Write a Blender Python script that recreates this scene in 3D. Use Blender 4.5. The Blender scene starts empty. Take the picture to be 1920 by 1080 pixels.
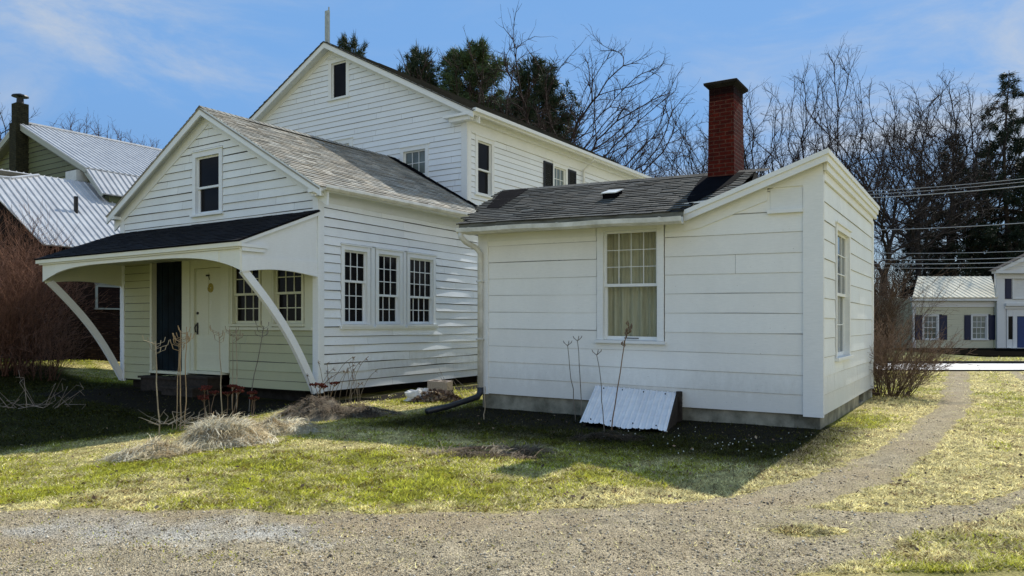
import bpy, math, random
import numpy as np
from mathutils import Vector, Matrix, noise as mnoise

sc = bpy.context.scene
COL = sc.collection
R = math.radians
random.seed(7)
RNG = np.random.default_rng(7)

# ------------------------------------------------------------------ materials
def new_mat(name):
    m = bpy.data.materials.new(name); m.use_nodes = True
    nt = m.node_tree; nt.nodes.clear()
    out = nt.nodes.new('ShaderNodeOutputMaterial'); b = nt.nodes.new('ShaderNodeBsdfPrincipled')
    nt.links.new(b.outputs[0], out.inputs[0])
    return m, nt, b

def noise_node(nt, scale, detail=4, rough=.6, stretch=None, coord='Object'):
    tc = nt.nodes.new('ShaderNodeTexCoord'); n = nt.nodes.new('ShaderNodeTexNoise')
    n.inputs['Scale'].default_value = scale; n.inputs['Detail'].default_value = detail; n.inputs['Roughness'].default_value = rough
    if stretch:
        mp = nt.nodes.new('ShaderNodeMapping'); mp.inputs['Scale'].default_value = stretch
        nt.links.new(tc.outputs[coord], mp.inputs[0]); nt.links.new(mp.outputs[0], n.inputs[0])
    else: nt.links.new(tc.outputs[coord], n.inputs[0])
    return n

def ramp(nt, src, p0, c0, p1, c1):
    r = nt.nodes.new('ShaderNodeValToRGB')
    e = r.color_ramp.elements
    e[0].position = p0; e[0].color = (*c0, 1); e[1].position = p1; e[1].color = (*c1, 1)
    nt.links.new(src, r.inputs[0]); return r

def mixc(nt, a, b, fac=None, mode='MIX', f=1.0):
    m = nt.nodes.new('ShaderNodeMix'); m.data_type = 'RGBA'; m.blend_type = mode
    m.inputs[0].default_value = f
    if fac is not None: nt.links.new(fac, m.inputs[0])
    for s, i in ((a, 6), (b, 7)):
        if isinstance(s, tuple): m.inputs[i].default_value = (*s, 1)
        else: nt.links.new(s, m.inputs[i])
    return m.outputs[2]

def bump(nt, b, h, strength=.2, dist=.01):
    n = nt.nodes.new('ShaderNodeBump'); n.inputs['Strength'].default_value = strength; n.inputs['Distance'].default_value = dist
    nt.links.new(h, n.inputs['Height']); nt.links.new(n.outputs[0], b.inputs['Normal'])

def vcol(nt):
    a = nt.nodes.new('ShaderNodeAttribute'); a.attribute_name = 'Col'; return a.outputs['Color']

def mat_simple(name, c, c2=None, scale=8, rough=.6, spec=.3, bstr=.15, use_v=False, stretch=None, bdist=.01, metallic=0, detail=5):
    m, nt, b = new_mat(name)
    c2 = c2 or tuple(x*.7 for x in c)
    n = noise_node(nt, scale, detail, .65, stretch)
    r = ramp(nt, n.outputs['Fac'], .32, c2, .68, c)
    o = r.outputs[0]
    if use_v: o = mixc(nt, o, vcol(nt), mode='MULTIPLY')
    nt.links.new(o, b.inputs['Base Color'])
    b.inputs['Roughness'].default_value = rough; b.inputs['Specular IOR Level'].default_value = spec; b.inputs['Metallic'].default_value = metallic
    if bstr: bump(nt, b, n.outputs['Fac'], bstr, bdist)
    return m

def mat_paint(name, c, dirt=(.33, .31, .26), amt=.5, peel=0.0, splash=0):
    """old exterior paint: faint streaks, grime, a little peeling; per-board tint in Col"""
    m, nt, b = new_mat(name)
    n1 = noise_node(nt, 1.3, 6, .7, (1.2, 1.2, .45)); n2 = noise_node(nt, 26, 4, .7, (.35, .35, 2.2)); n3 = noise_node(nt, 9, 5, .75, (1, 1, .5))
    r1 = ramp(nt, n1.outputs['Fac'], .35, (0, 0, 0), .75, (amt*.5,)*3)
    o = mixc(nt, c, dirt, r1.outputs[0])
    r2 = ramp(nt, n2.outputs['Fac'], .3, (.86, .87, .87), .7, (1.0, 1.0, 1.0))
    o = mixc(nt, o, r2.outputs[0], mode='MULTIPLY', f=.55)
    if peel:
        r3 = ramp(nt, n3.outputs['Fac'], .70-.06*peel, (0, 0, 0), .74, (peel*.75,)*3)
        o = mixc(nt, o, (.20, .16, .115), r3.outputs[0])
    if splash:
        tc = nt.nodes.new('ShaderNodeTexCoord'); sp = nt.nodes.new('ShaderNodeSeparateXYZ'); nt.links.new(tc.outputs['Object'], sp.inputs[0])
        ad = nt.nodes.new('ShaderNodeMath'); ad.operation = 'MULTIPLY_ADD'; nt.links.new(n3.outputs['Fac'], ad.inputs[0]); ad.inputs[1].default_value = -.9; nt.links.new(sp.outputs[2], ad.inputs[2])
        r4 = ramp(nt, ad.outputs[0], -.25, (splash,)*3, .45, (0, 0, 0)); o = mixc(nt, o, (.30, .29, .24), r4.outputs[0])
        nl = noise_node(nt, 55, 1, .4, (.5, .5, 1)); r5 = ramp(nt, nl.outputs['Fac'], .77, (0, 0, 0), .80, (.5, .5, .5)); o = mixc(nt, o, (.25, .21, .17), r5.outputs[0])
    o = mixc(nt, o, vcol(nt), mode='MULTIPLY')
    nt.links.new(o, b.inputs['Base Color'])
    b.inputs['Roughness'].default_value = .55; b.inputs['Specular IOR Level'].default_value = .3
    bump(nt, b, n2.outputs['Fac'], .18, .004)
    return m

def mat_leafy(name, rough=.7, trans=.25, spec=.2):
    m, nt, b = new_mat(name)
    nt.links.new(vcol(nt), b.inputs['Base Color'])
    b.inputs['Roughness'].default_value = rough; b.inputs['Specular IOR Level'].default_value = spec
    if trans:
        t = nt.nodes.new('ShaderNodeBsdfTranslucent'); mx = nt.nodes.new('ShaderNodeMixShader'); mx.inputs[0].default_value = trans
        nt.links.new(vcol(nt), t.inputs[0]); nt.links.new(b.outputs[0], mx.inputs[1]); nt.links.new(t.outputs[0], mx.inputs[2])
        out = [n for n in nt.nodes if n.type == 'OUTPUT_MATERIAL'][0]
        nt.links.new(mx.outputs[0], out.inputs[0])
    return m

M = {}
M['paint_cottage'] = mat_paint('cottage white paint', (.82, .86, .86), amt=.28, peel=.5, splash=.28)
M['paint_side'] = mat_paint('side paint lightened for skylight', (.85, .905, .95), amt=.2, peel=.5, splash=.3)  # cottage paint lightened and blued for one wall, skylight put into the colour
M['porch_front'] = mat_paint('porch front cream paint', (.82, .83, .74), amt=.25, peel=.2)
M['paint_house'] = mat_paint('house white paint', (.83, .865, .88), amt=.18, peel=.1)
M['paint_shed'] = mat_paint('shed off-white paint', (.86, .87, .83), amt=.24, peel=.3, splash=.22)
M['trim_cottage'] = mat_paint('cottage trim paint', (.81, .855, .88), amt=.28, peel=.30)
M['trim_porch'] = mat_paint('porch cream paint', (.66, .68, .53), amt=.25, peel=.15)
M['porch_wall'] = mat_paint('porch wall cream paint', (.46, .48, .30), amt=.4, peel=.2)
M['trim_white'] = mat_paint('white trim', (.82, .84, .82), amt=.2, peel=.1)
M['gap'] = mat_simple('board lap grime and shade', (.13, .135, .135), (.05, .05, .05), 14, .9, .1, 0)  # dark laps: real grime plus lap shade put into the colour
M['gap_soft'] = mat_simple('tight board joint', (.50, .51, .49), (.36, .36, .34), 14, .9, .1, 0)
M['paint_green'] = mat_paint('olive green siding', (.135, .15, .075), dirt=(.07, .07, .04), amt=.4)
M['green_trim'] = mat_paint('pale green trim', (.36, .38, .33), amt=.4)
M['paint_far'] = mat_paint('far cream siding', (.50, .49, .36), amt=.2)
M['far_trim'] = mat_paint('far white trim', (.62, .63, .62), amt=.12)
M['navy'] = mat_simple('navy shutter paint', (.010, .016, .050), (.007, .011, .035), 20, .5)
M['blue_door'] = mat_simple('blue door paint', (.012, .042, .15), (.01, .03, .11), 9, .45)
M['black_shutter'] = mat_simple('black shutter paint', (.012, .014, .018), None, 20, .5)
M['dark_door'] = mat_simple('dark teal door paint', (.004, .013, .022), (.002, .004, .006), 2.2, .6, .1)
M['foundation'] = mat_simple('old concrete', (.34, .33, .26), (.10, .10, .075), 2.6, .9, .2, .4)
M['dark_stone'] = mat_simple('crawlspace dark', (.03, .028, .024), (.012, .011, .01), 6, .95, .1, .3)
M['dark_wood'] = mat_simple('weathered dark wood', (.05, .04, .032), (.02, .017, .014), 12, .85, .2, .3)
M['iron'] = mat_simple('dark iron', (.015, .014, .013), None, 30, .5, .4)
M['white_metal'] = mat_simple('white enamel metal', (.80, .82, .83), (.66, .68, .70), 4, .38, .5, .05)
M['gutter'] = mat_simple('old white gutter', (.76, .77, .73), (.50, .50, .44), 3.5, .45, .45, .08)
M['black_pipe'] = mat_simple('black drain pipe', (.018, .02, .026), None, 12, .4, .5, .05)
M['curtain'] = mat_simple('faded curtain', (.66, .63, .49), (.46, .44, .33), 3, .9, .05, .1, stretch=(9, 9, .5))
M['bark'] = mat_leafy('bark and twigs', .9, 0, .15)
M['needles'] = mat_leafy('evergreen needles', .6, .12, .25)
M['blade'] = mat_leafy('grass blades', .75, .42, .15)
M['straw'] = mat_leafy('dry straw', .8, .5, .15)
M['stone_bits'] = mat_leafy('loose stones', .85, 0, .25)
M['wire'] = mat_simple('aluminium cable', (.42, .43, .44), None, 3, .45, .5, 0, metallic=.3)
M['wood_post'] = mat_simple('grey painted post', (.42, .47, .46), (.28, .31, .31), 9, .7)
M['rope'] = mat_simple('woven straw', (.42, .36, .10), (.26, .21, .05), 40, .9, .1, .6)
M['white_feather'] = mat_simple('white ribbon', (.78, .80, .72), None, 30, .7)
M['rag'] = mat_simple('white plaster lump', (.86, .85, .80), (.55, .52, .46), 9, .9, .1, .8, bdist=.03)
M['leaf_litter'] = mat_leafy('dry leaves', .9, .1, .1)
M['cinder'] = mat_simple('concrete block', (.46, .40, .34), (.30, .245, .20), 40, .95, .1, .4)
M['ac'] = mat_simple('pale plastic', (.62, .64, .62), (.5, .52, .5), 6, .5)

def mat_glass(name, base, rough=.06, spec=.25):
    m, nt, b = new_mat(name)
    n = noise_node(nt, 1.7, 3, .5)
    r = ramp(nt, n.outputs['Fac'], .35, base, .7, tuple(x*1.9+.002 for x in base))
    nt.links.new(r.outputs[0], b.inputs['Base Color'])
    b.inputs['Roughness'].default_value = rough; b.inputs['Specular IOR Level'].default_value = spec
    bump(nt, b, n.outputs['Fac'], .04, .02)
    return m
M['glass_dark'] = mat_glass('dark window glass', (.005, .005, .006), .08, .07)
M['glass_blue'] = mat_glass('bluish window glass', (.02, .03, .07), .1, .3)
M['glass_grey'] = mat_glass('grey curtained glass', (.10, .12, .11), .08, .4)
M['glass_mirror'] = mat_glass('reflecting glass', (.03, .045, .05), .05, .5)
def mat_clear():
    m, nt, b = new_mat('clear window glass')
    b.inputs['Base Color'].default_value = (.02, .02, .02, 1); b.inputs['Roughness'].default_value = .05; b.inputs['Specular IOR Level'].default_value = .35
    t = nt.nodes.new('ShaderNodeBsdfTransparent'); t.inputs[0].default_value = (.95, .96, .93, 1); mx = nt.nodes.new('ShaderNodeMixShader'); mx.inputs[0].default_value = .07
    out = [n for n in nt.nodes if n.type == 'OUTPUT_MATERIAL'][0]
    nt.links.new(t.outputs[0], mx.inputs[1]); nt.links.new(b.outputs[0], mx.inputs[2]); nt.links.new(mx.outputs[0], out.inputs[0])
    return m
M['glass_clear'] = mat_clear()

def mat_shingle(name, c, rough=.95):
    m, nt, b = new_mat(name)
    n = noise_node(nt, 120, 3, .8); n2 = noise_node(nt, 1.1, 5, .7)
    r = ramp(nt, n.outputs['Fac'], .35, tuple(x*.45 for x in c), .68, tuple(min(1, x*1.5) for x in c))
    r2 = ramp(nt, n2.outputs['Fac'], .3, (.72, .72, .70), .72, (1.12, 1.1, 1.05))
    o = mixc(nt, r.outputs[0], r2.outputs[0], mode='MULTIPLY')
    o = mixc(nt, o, vcol(nt), mode='MULTIPLY')
    nt.links.new(o, b.inputs['Base Color']); b.inputs['Roughness'].default_value = rough; b.inputs['Specular IOR Level'].default_value = .15
    bump(nt, b, n.outputs['Fac'], .4, .006)
    return m
M['shingle_tan'] = mat_shingle('tan grey shingles', (.41, .39, .34))
M['shingle_grey'] = mat_shingle('dark grey shingles', (.105, .105, .095))
M['shingle_black'] = mat_shingle('black shingles', (.011, .011, .014))
M['membrane'] = mat_simple('black roof membrane', (.006, .006, .008), (.003, .003, .004), 5, 1.0, .02, .1)

def mat_metalroof(name, c, c2):
    m = mat_simple(name, c, c2, 2.5, .42, .5, .03, stretch=(1, 1, .4)); return m
M['metal_roof'] = mat_metalroof('galvanised roof', (.54, .545, .54), (.40, .405, .41))
M['cream_metal'] = mat_simple('cream metal roof', (.74, .69, .54), (.62, .57, .44), 2.5, .9, .04, .03, stretch=(1, 1, .4))

def mat_brick(name, c1, c2, mortar, uv=True, bw=.21, rh=.072):
    m, nt, b = new_mat(name)
    tc = nt.nodes.new('ShaderNodeTexCoord'); t = nt.nodes.new('ShaderNodeTexBrick')
    nt.links.new(tc.outputs['UV'], t.inputs[0])
    t.inputs['Color1'].default_value = (*c1, 1); t.inputs['Color2'].default_value = (*c2, 1); t.inputs['Mortar'].default_value = (*mortar, 1)
    t.inputs['Scale'].default_value = 1; t.inputs['Mortar Size'].default_value = .011; t.inputs['Mortar Smooth'].default_value = .25
    t.inputs['Brick Width'].default_value = bw; t.inputs['Row Height'].default_value = rh; t.inputs['Bias'].default_value = -.1
    n = noise_node(nt, 7, 6, .75)
    r = ramp(nt, n.outputs['Fac'], .3, (.35, .33, .33), .72, (1.15, 1.1, 1.05))
    o = mixc(nt, t.outputs[0], r.outputs[0], mode='MULTIPLY'); o = mixc(nt, o, vcol(nt), mode='MULTIPLY')
    nt.links.new(o, b.inputs['Base Color']); b.inputs['Roughness'].default_value = .9; b.inputs['Specular IOR Level'].default_value = .15
    inv = nt.nodes.new('ShaderNodeMath'); inv.operation = 'SUBTRACT'; inv.inputs[0].default_value = 1; nt.links.new(t.outputs['Fac'], inv.inputs[1])
    bump(nt, b, inv.outputs[0], .8, .012)
    return m
M['brick_red'] = mat_brick('red chimney brick', (.12, .013, .006), (.065, .008, .005), (.12, .05, .034))
M['brick_brown'] = mat_brick('brown wall brick', (.028, .013, .010), (.065, .038, .026), (.018, .013, .011))
M['brick_olive'] = mat_brick('olive painted brick', (.055, .055, .03), (.04, .042, .024), (.03, .03, .02))

# ------------------------------------------------------------------ mesh helpers
def make_mesh(name, V, F, mats, mi=None, C=None, UV=None, smooth=False):
    me = bpy.data.meshes.new(name)
    V = np.asarray(V, dtype=np.float32)
    if isinstance(F, np.ndarray):
        n, k = F.shape
        me.vertices.add(len(V)); me.vertices.foreach_set('co', V.ravel())
        me.loops.add(n*k); me.loops.foreach_set('vertex_index', F.astype(np.int32).ravel())
        me.polygons.add(n); me.polygons.foreach_set('loop_start', np.arange(0, n*k, k, dtype=np.int32))
        me.update(calc_edges=True)
    else:
        me.from_pydata(V.tolist(), [], F)
    for m in mats: me.materials.append(m)
    if mi is not None: me.polygons.foreach_set('material_index', np.asarray(mi, dtype=np.int32))
    if C is None: C = np.ones((len(V), 3), np.float32)
    C = np.asarray(C, np.float32); a = me.color_attributes.new('Col', 'FLOAT_COLOR', 'POINT')
    a.data.foreach_set('color', np.concatenate([C, np.ones((len(C), 1), np.float32)], 1).ravel())
    if UV is not None:
        uvl = me.uv_layers.new(name='UVMap'); li = np.zeros(len(me.loops), np.int32); me.loops.foreach_get('vertex_index', li)
        uvl.data.foreach_set('uv', np.asarray(UV, np.float32)[li].ravel())
    if smooth: me.polygons.foreach_set('use_smooth', np.ones(len(me.polygons), bool))
    me.update(); return me

def wind(V, F, ref=(0, -1, .45)):
    """give loose blades and strands one consistent winding"""
    V = np.asarray(V); n = np.cross(V[F[:, 1]]-V[F[:, 0]], V[F[:, 2]]-V[F[:, 0]]); bad = n @ np.array(ref) < 0; F = F.copy(); F[bad] = F[bad][:, ::-1]; return F

def link(name, me, parent=None):
    o = bpy.data.objects.new(name, me); COL.objects.link(o)
    if parent is not None: o.parent = parent
    return o

def tag(o, label=None, cat=None, group=None, kind=None):
    if label: o['label'] = label
    if cat: o['category'] = cat
    if group: o['group'] = group
    if kind: o['kind'] = kind
    return o

def empty(name, loc, rz=0, label=None, cat=None, group=None):
    o = bpy.data.objects.new(name, None); COL.objects.link(o); o.location = loc; o.rotation_euler = (0, 0, rz)
    o.empty_display_size = .2
    return tag(o, label, cat, group)

class MB:
    def __init__(s): s.v = []; s.f = []; s.m = []; s.c = []; s.u = []
    def add(s, vs, fs, mat=0, col=(1, 1, 1), uv=None):
        k = len(s.v); s.v += [tuple(p) for p in vs]; s.f += [tuple(i+k for i in f) for f in fs]; s.m += [mat]*len(fs)
        s.c += [col]*len(vs); s.u += (uv if uv else [(0, 0)]*len(vs))
        return s
    def quad(s, a, b, c, d, mat=0, col=(1, 1, 1), uv=None): return s.add([a, b, c, d], [(0, 1, 2, 3)], mat, col, uv)
    def box(s, x0, x1, y0, y1, z0, z1, mat=0, col=(1, 1, 1), T=None):
        P = [(x, y, z) for z in (z0, z1) for y in (y0, y1) for x in (x0, x1)]
        if T: P = [T(*p) for p in P]
        return s.add(P, [(0, 2, 3, 1), (4, 5, 7, 6), (0, 1, 5, 4), (2, 6, 7, 3), (0, 4, 6, 2), (1, 3, 7, 5)], mat, col)
    def tbox(s, T, s0, s1, z0, z1, d0, d1, mat=0, col=None):
        """box on a wall frame: along s, up z, outward d"""
        col = col or tint(.03)
        return s.box(s0, s1, z0, z1, d0, d1, mat, col, T)
    def prism(s, poly, a, b, T=None, mat=0, col=(1, 1, 1)):
        """poly list of (p,q); extruded from a to b; T(p,q,e)->xyz"""
        n = len(poly); P = [(p, q, a) for p, q in poly]+[(p, q, b) for p, q in poly]
        P = [T(*p) for p in P] if T else P
        F = [tuple(range(n))[::-1], tuple(range(n, 2*n))]+[(i, (i+1) % n, n+(i+1) % n, n+i) for i in range(n)]
        return s.add(P, F, mat, col)
    def tube(s, pts, rad, n=8, mat=0, col=(1, 1, 1), cap=True):
        pts = [Vector(p) for p in pts]; k0 = len(pts)
        rad = rad if isinstance(rad, (list, tuple)) else [rad]*k0
        V = []; up = Vector((.13, .21, .97))
        for i, p in enumerate(pts):
            d = (pts[min(i+1, k0-1)]-pts[max(i-1, 0)]).normalized()
            if abs(d.dot(up)) > .97: up = Vector((.9, .3, .1))
            x = d.cross(up).normalized(); y = d.cross(x)
            for j in range(n):
                a = 2*math.pi*j/n; V.append(p+(x*math.cos(a)+y*math.sin(a))*rad[i])
        F = [(i*n+j, i*n+(j+1) % n, (i+1)*n+(j+1) % n, (i+1)*n+j) for i in range(k0-1) for j in range(n)]
        if cap: F += [tuple(range(n))[::-1], tuple(range((k0-1)*n, k0*n))]
        return s.add(V, F, mat, col)
    def build(s, name, mats, parent=None, smooth=False):
        mats = mats if isinstance(mats, (list, tuple)) else [mats]
        me = make_mesh(name, s.v, s.f, mats, s.m, s.c, s.u, smooth)
        return link(name, me, parent)

def tint(a=.05, base=1.0):
    v = base*(1+random.uniform(-a, a)); w = random.uniform(-a, a)*.25
    return (v*(1+w), v, v*(1-w))

def ivals(l, r, cuts):
    out = [(l, r)]
    for a, b in cuts:
        nx = []
        for p, q in out:
            if b <= p or a >= q: nx.append((p, q)); continue
            if a > p: nx.append((p, a))
            if b < q: nx.append((b, q))
        out = nx
    return [(p, q) for p, q in out if q-p > .004]

def clap(mb, T, z0, z1, step, ext, holes, lip=.018, gap=.010, seed=1, warp=.006, tv=.05, joint=3.6, seg=.45, bow=0):
    """overlapping boards as real tilted strips, each with a lip and a joint strip coloured for lap shade and grime. mat 0 paint, mat 1 joint"""
    rg = random.Random(seed)
    zs = [z0]
    while zs[-1] < z1-1e-4: zs.append(min(z1, zs[-1]+step*(1+rg.uniform(-.06, .06))))
    for k in range(len(zs)-1):
        a, b = zs[k], zs[k+1]
        lipk = lip*(1+rg.uniform(-.25, .35)); g = min(gap*(1+rg.uniform(-.3, .4)), (b-a)*.3); ph = rg.uniform(0, 6.28); fr = rg.uniform(.5, 1.4); wp = warp*rg.uniform(.3, 1.3)
        cuts = sorted({a, b, max(a, b-g)} | {h for H in holes for h in (H[2], H[3]) if a < h < b})
        lo, hi = ext(a)[0], ext(a)[1]
        js = []; x = lo+rg.uniform(.8, joint)
        while x < hi: js.append(x); x += rg.uniform(joint*.6, joint*1.3)
        bt = [tint(tv) for _ in range(len(js)+1)]
        W = lambda s, z: (wp*math.sin(s*fr+ph)+wp*.5*math.sin(s*fr*2.7+ph*2)) if z == a else 0
        D = lambda z, s=0: lipk*(1+bow*math.sin(s*2.9+ph*3)*(.35+.65*math.sin(s*.9+ph)**2))*(1-(z-a)/max(b-a, 1e-4))+.002
        for c0, c1 in zip(cuts[:-1], cuts[1:]):
            if c1-c0 < 1e-4: continue
            la, ra = ext(c0); lb, rb = ext(c1)
            hs = [(h[0], h[1]) for h in holes if h[2] <= c0+1e-4 and h[3] >= c1-1e-4]
            strip = c0 >= b-g-1e-4 and len(zs) > 2 and b < z1-1e-3
            for p, q in ivals(min(la, lb), max(ra, rb), hs):
                br = [p]+[j for j in js if p+.02 < j < q-.02]+[q]
                for p0, q0 in zip(br[:-1], br[1:]):
                    t = bt[sum(1 for j in js if j <= p0+1e-4)]
                    n = max(1, int((q0-p0)/seg)); xs = [p0+(q0-p0)*i/n for i in range(n+1)]
                    e = .004 if q0 in js else 0
                    xs[-1] -= e
                    for x0, x1 in zip(xs[:-1], xs[1:]):
                        A0 = max(x0, la); A1 = min(x1, ra); B0 = max(x0, lb); B1 = min(x1, rb)
                        if A1 <= A0 and B1 <= B0: continue
                        A1 = max(A0, A1); B1 = max(B0, B1)
                        mb.quad(T(A0, c0+W(A0, c0), D(c0, A0)), T(A1, c0+W(A1, c0), D(c0, A1)), T(B1, c1, D(c1, B1)), T(B0, c1, D(c1, B0)), 1 if strip else 0, t)
                        if c0 == a: mb.quad(T(A0, c0+W(A0, c0), -.008), T(A1, c0+W(A1, c0), -.008), T(A1, c0+W(A1, c0), D(c0, A1)), T(A0, c0+W(A0, c0), D(c0, A0)), 1, t)

def window(parent, T, s0, s1, z0, z1, cw=.10, cols=3, up=2, lo=3, split=.5, mtrim=None, glass=None, label=None, sill=True, casing=True, mun=.018, top_cw=None, msash=None):
    """casing mesh named window; children sill, two sashes with muntins, panes"""
    mtrim = mtrim or M['trim_cottage']; glass = glass or M['glass_dark']; msash = msash or mtrim
    mb = MB(); tc = top_cw or cw
    if casing:
        mb.tbox(T, s0-cw, s0, z0-.0, z1+tc, -.11, .030); mb.tbox(T, s1, s1+cw, z0-.0, z1+tc, -.11, .031)
        mb.tbox(T, s0, s1, z1, z1+tc, -.11, .029)
        mb.tbox(T, s0-cw-.03, s1+cw+.03, z1+tc, z1+tc+.03, -.01, .055)
    else:
        mb.tbox(T, s0-.012, s0, z0, z1+.012, -.11, .006); mb.tbox(T, s1, s1+.012, z0, z1+.012, -.11, .006); mb.tbox(T, s0, s1, z1, z1+.012, -.11, .0055)
    w = mb.build('window', mtrim, parent)
    if label: w['label'] = label
    if sill:
        sb = MB(); sb.tbox(T, s0-cw-.035, s1+cw+.035, z0-.055, z0-.004, -.10, .075); sb.build('sill', mtrim, w)
    zm = z0+(z1-z0)*split; fr = .042
    for (a, b, d, rows) in ((zm-.02, z1, -.035, up), (z0, zm+.02, -.072, lo)):
        mb = MB(); d0 = d-.034
        mb.tbox(T, s0, s0+fr, a, b, d0, d); mb.tbox(T, s1-fr, s1, a, b, d0, d)
        mb.tbox(T, s0+fr, s1-fr, a, a+(.05 if a != z0 else .065), d0, d-.001); mb.tbox(T, s0+fr, s1-fr, b-.04, b, d0, d-.001)
        ia, ib = a+.05, b-.04; dm = d-.006
        for i in range(1, cols if rows > 0 else 1):
            x = s0+fr+(s1-s0-2*fr)*i/cols; mb.tbox(T, x-mun/2, x+mun/2, ia, ib, d0+.004, dm)
        for i in range(1, rows):
            z = ia+(ib-ia)*i/rows; mb.tbox(T, s0+fr, s1-fr, z-mun/2, z+mun/2, d0+.005, dm-.002)
        mb.build('sash', msash, w)
        p = MB(); p.tbox(T, s0+fr-.005, s1-fr+.005, a+.03, b-.03, d-.030, d-.022, 0, (1, 1, 1)); p.build('pane', glass, w)
    return w

def shingles(mb, O, A, U, L, Hh, course=.14, tab=.32, seed=3, tv=.22, lift=.014, thick=.03, base=True, clip=None, sag=0, ragged=.012):
    """roof slope of single tabs. O eave corner, A along eave (unit), U up slope (unit)"""
    rg = random.Random(seed); O = Vector(O); A = Vector(A).normalized(); U = Vector(U).normalized(); N = A.cross(U).normalized()
    if N.z < 0: N = -N
    SG = lambda a, h: N*(-sag*math.sin(math.pi*min(1, max(0, a/L)))*(h/Hh))
    if base:
        P = [O+A*x+U*y+N*o for o in (-thick, -.003) for x, y in ((0, 0), (L, 0), (L, Hh), (0, Hh))]
        if sag: P = [O+A*x+U*y+N*(o-sag) for o in (-thick, -.003) for x, y in ((0, 0), (L, 0), (L, Hh), (0, Hh))]
        mb.add(P, [(3, 2, 1, 0), (4, 5, 6, 7), (0, 1, 5, 4), (1, 2, 6, 5), (2, 3, 7, 6), (3, 0, 4, 7)], 0, (.8, .8, .8))
    n = int(math.ceil(Hh/course))
    for k in range(n):
        h0 = k*course; h1 = min(Hh, h0+course+.012)
        x = -rg.uniform(0, tab); row = rg.uniform(-.06, .06)
        while x < L:
            x0 = max(0, x+.003); x1 = min(L, x+tab-.003); xc = x; x += tab
            if x1-x0 < .01: continue
            if clip and not clip((x0+x1)/2, h0+course/2): continue
            v = 1+rg.uniform(-tv, tv)+row; w = rg.uniform(-.05, .05); c = (v*(1+w), v, v*(1-w))
            b0 = h0+rg.uniform(-ragged, ragged)*.5-(.02 if k == 0 else 0); l0 = lift*(1+rg.uniform(-.3, .5))
            q = [O+A*x0+U*b0+N*l0+SG(x0, b0), O+A*x1+U*b0+N*l0+SG(x1, b0), O+A*x1+U*h1+N*.002+SG(x1, h1), O+A*x0+U*h1+N*.002+SG(x0, h1)]
            mb.quad(*q, 0, c)
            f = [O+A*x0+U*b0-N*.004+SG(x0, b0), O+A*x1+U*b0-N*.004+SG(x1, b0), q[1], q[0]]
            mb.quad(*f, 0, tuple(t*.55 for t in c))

def ribbed(mb, poly, up, n, pitch=.23, rw=.035, rh=.025, thick=.03, mat=0, rcol=(1, 1, 1)):
    """metal roof sheet on a convex 3D polygon with ribs running along 'up'"""
    poly = [Vector(p) for p in poly]; up = Vector(up).normalized(); n = Vector(n).normalized(); a = up.cross(n).normalized()
    k = len(poly); mb.add(poly+[p-n*thick for p in poly], [tuple(range(k)), tuple(range(k, 2*k))[::-1]]+[(i, k+i, k+(i+1) % k, (i+1) % k) for i in range(k)], mat)
    s = [p.dot(a) for p in poly]; x = min(s)+pitch*.5
    while x < max(s):
        hit = []
        for i in range(k):
            p, q = poly[i], poly[(i+1) % k]; sp, sq = p.dot(a)-x, q.dot(a)-x
            if (sp < 0) != (sq < 0): hit.append(p+(q-p)*(sp/(sp-sq)))
        if len(hit) == 2:
            p, q = hit
            mb.add([p-a*rw, p+a*rw, q+a*rw, q-a*rw, p-a*rw*.45+n*rh, p+a*rw*.45+n*rh, q+a*rw*.45+n*rh, q-a*rw*.45+n*rh],
                   [(4, 5, 6, 7), (0, 1, 5, 4), (1, 2, 6, 5), (2, 3, 7, 6), (3, 0, 4, 7)], mat, rcol)
        x += pitch

# ------------------------------------------------------------------ ground shape
LAT = RNG.random((256, 256))
def vnoise(x, y, f, ox=0, oy=0):
    x = np.asarray(x, float)*f+ox+1000; y = np.asarray(y, float)*f+oy+1000
    xi = np.floor(x).astype(int); yi = np.floor(y).astype(int); fx = x-xi; fy = y-yi
    fx = fx*fx*(3-2*fx); fy = fy*fy*(3-2*fy)
    g = lambda a, b: LAT[a % 256, b % 256]
    return (g(xi, yi)*(1-fx)+g(xi+1, yi)*fx)*(1-fy)+(g(xi, yi+1)*(1-fx)+g(xi+1, yi+1)*fx)*fy
def fbm(x, y, f, oct=4, ox=0, oy=0):
    t = 0; a = 1; n = 0
    for i in range(oct): t = t+a*vnoise(x, y, f*2**i, ox+17*i, oy+31*i); n += a; a *= .55
    return t/n
def sstep(a, b, x): t = np.clip((np.asarray(x, float)-a)/(b-a), 0, 1); return t*t*(3-2*t)
def height(x, y):
    x = np.asarray(x, float); y = np.asarray(y, float)
    h = (fbm(x, y, .6, 3)-.5)*.09+(fbm(x, y, 3.1, 2, 5, 9)-.5)*.018
    near = sstep(30, 20, y)
    h = h*(.35+.65*near)
    h = h-.22*sstep(-3.6, -6.2, x)*sstep(17.5, 12.5, y)*sstep(6.3, 8.8, y)
    h = h+.45*sstep(-11.5, -14.5, x)*sstep(19, 23, y)*sstep(80, 50, y)
    return h
TR_L = [(15.1, 26), (8.76, 15.16), (6.56, 12), (4.81, 9.52), (3.6, 8.0), (2.3, 6.9), (1.0, 6.2)]
TR_R = [(17.0, 26), (10.9, 15.2), (8.75, 12), (7.0, 9.5), (5.5, 7.7), (3.6, 6.35), (1.5, 5.6)]
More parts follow.
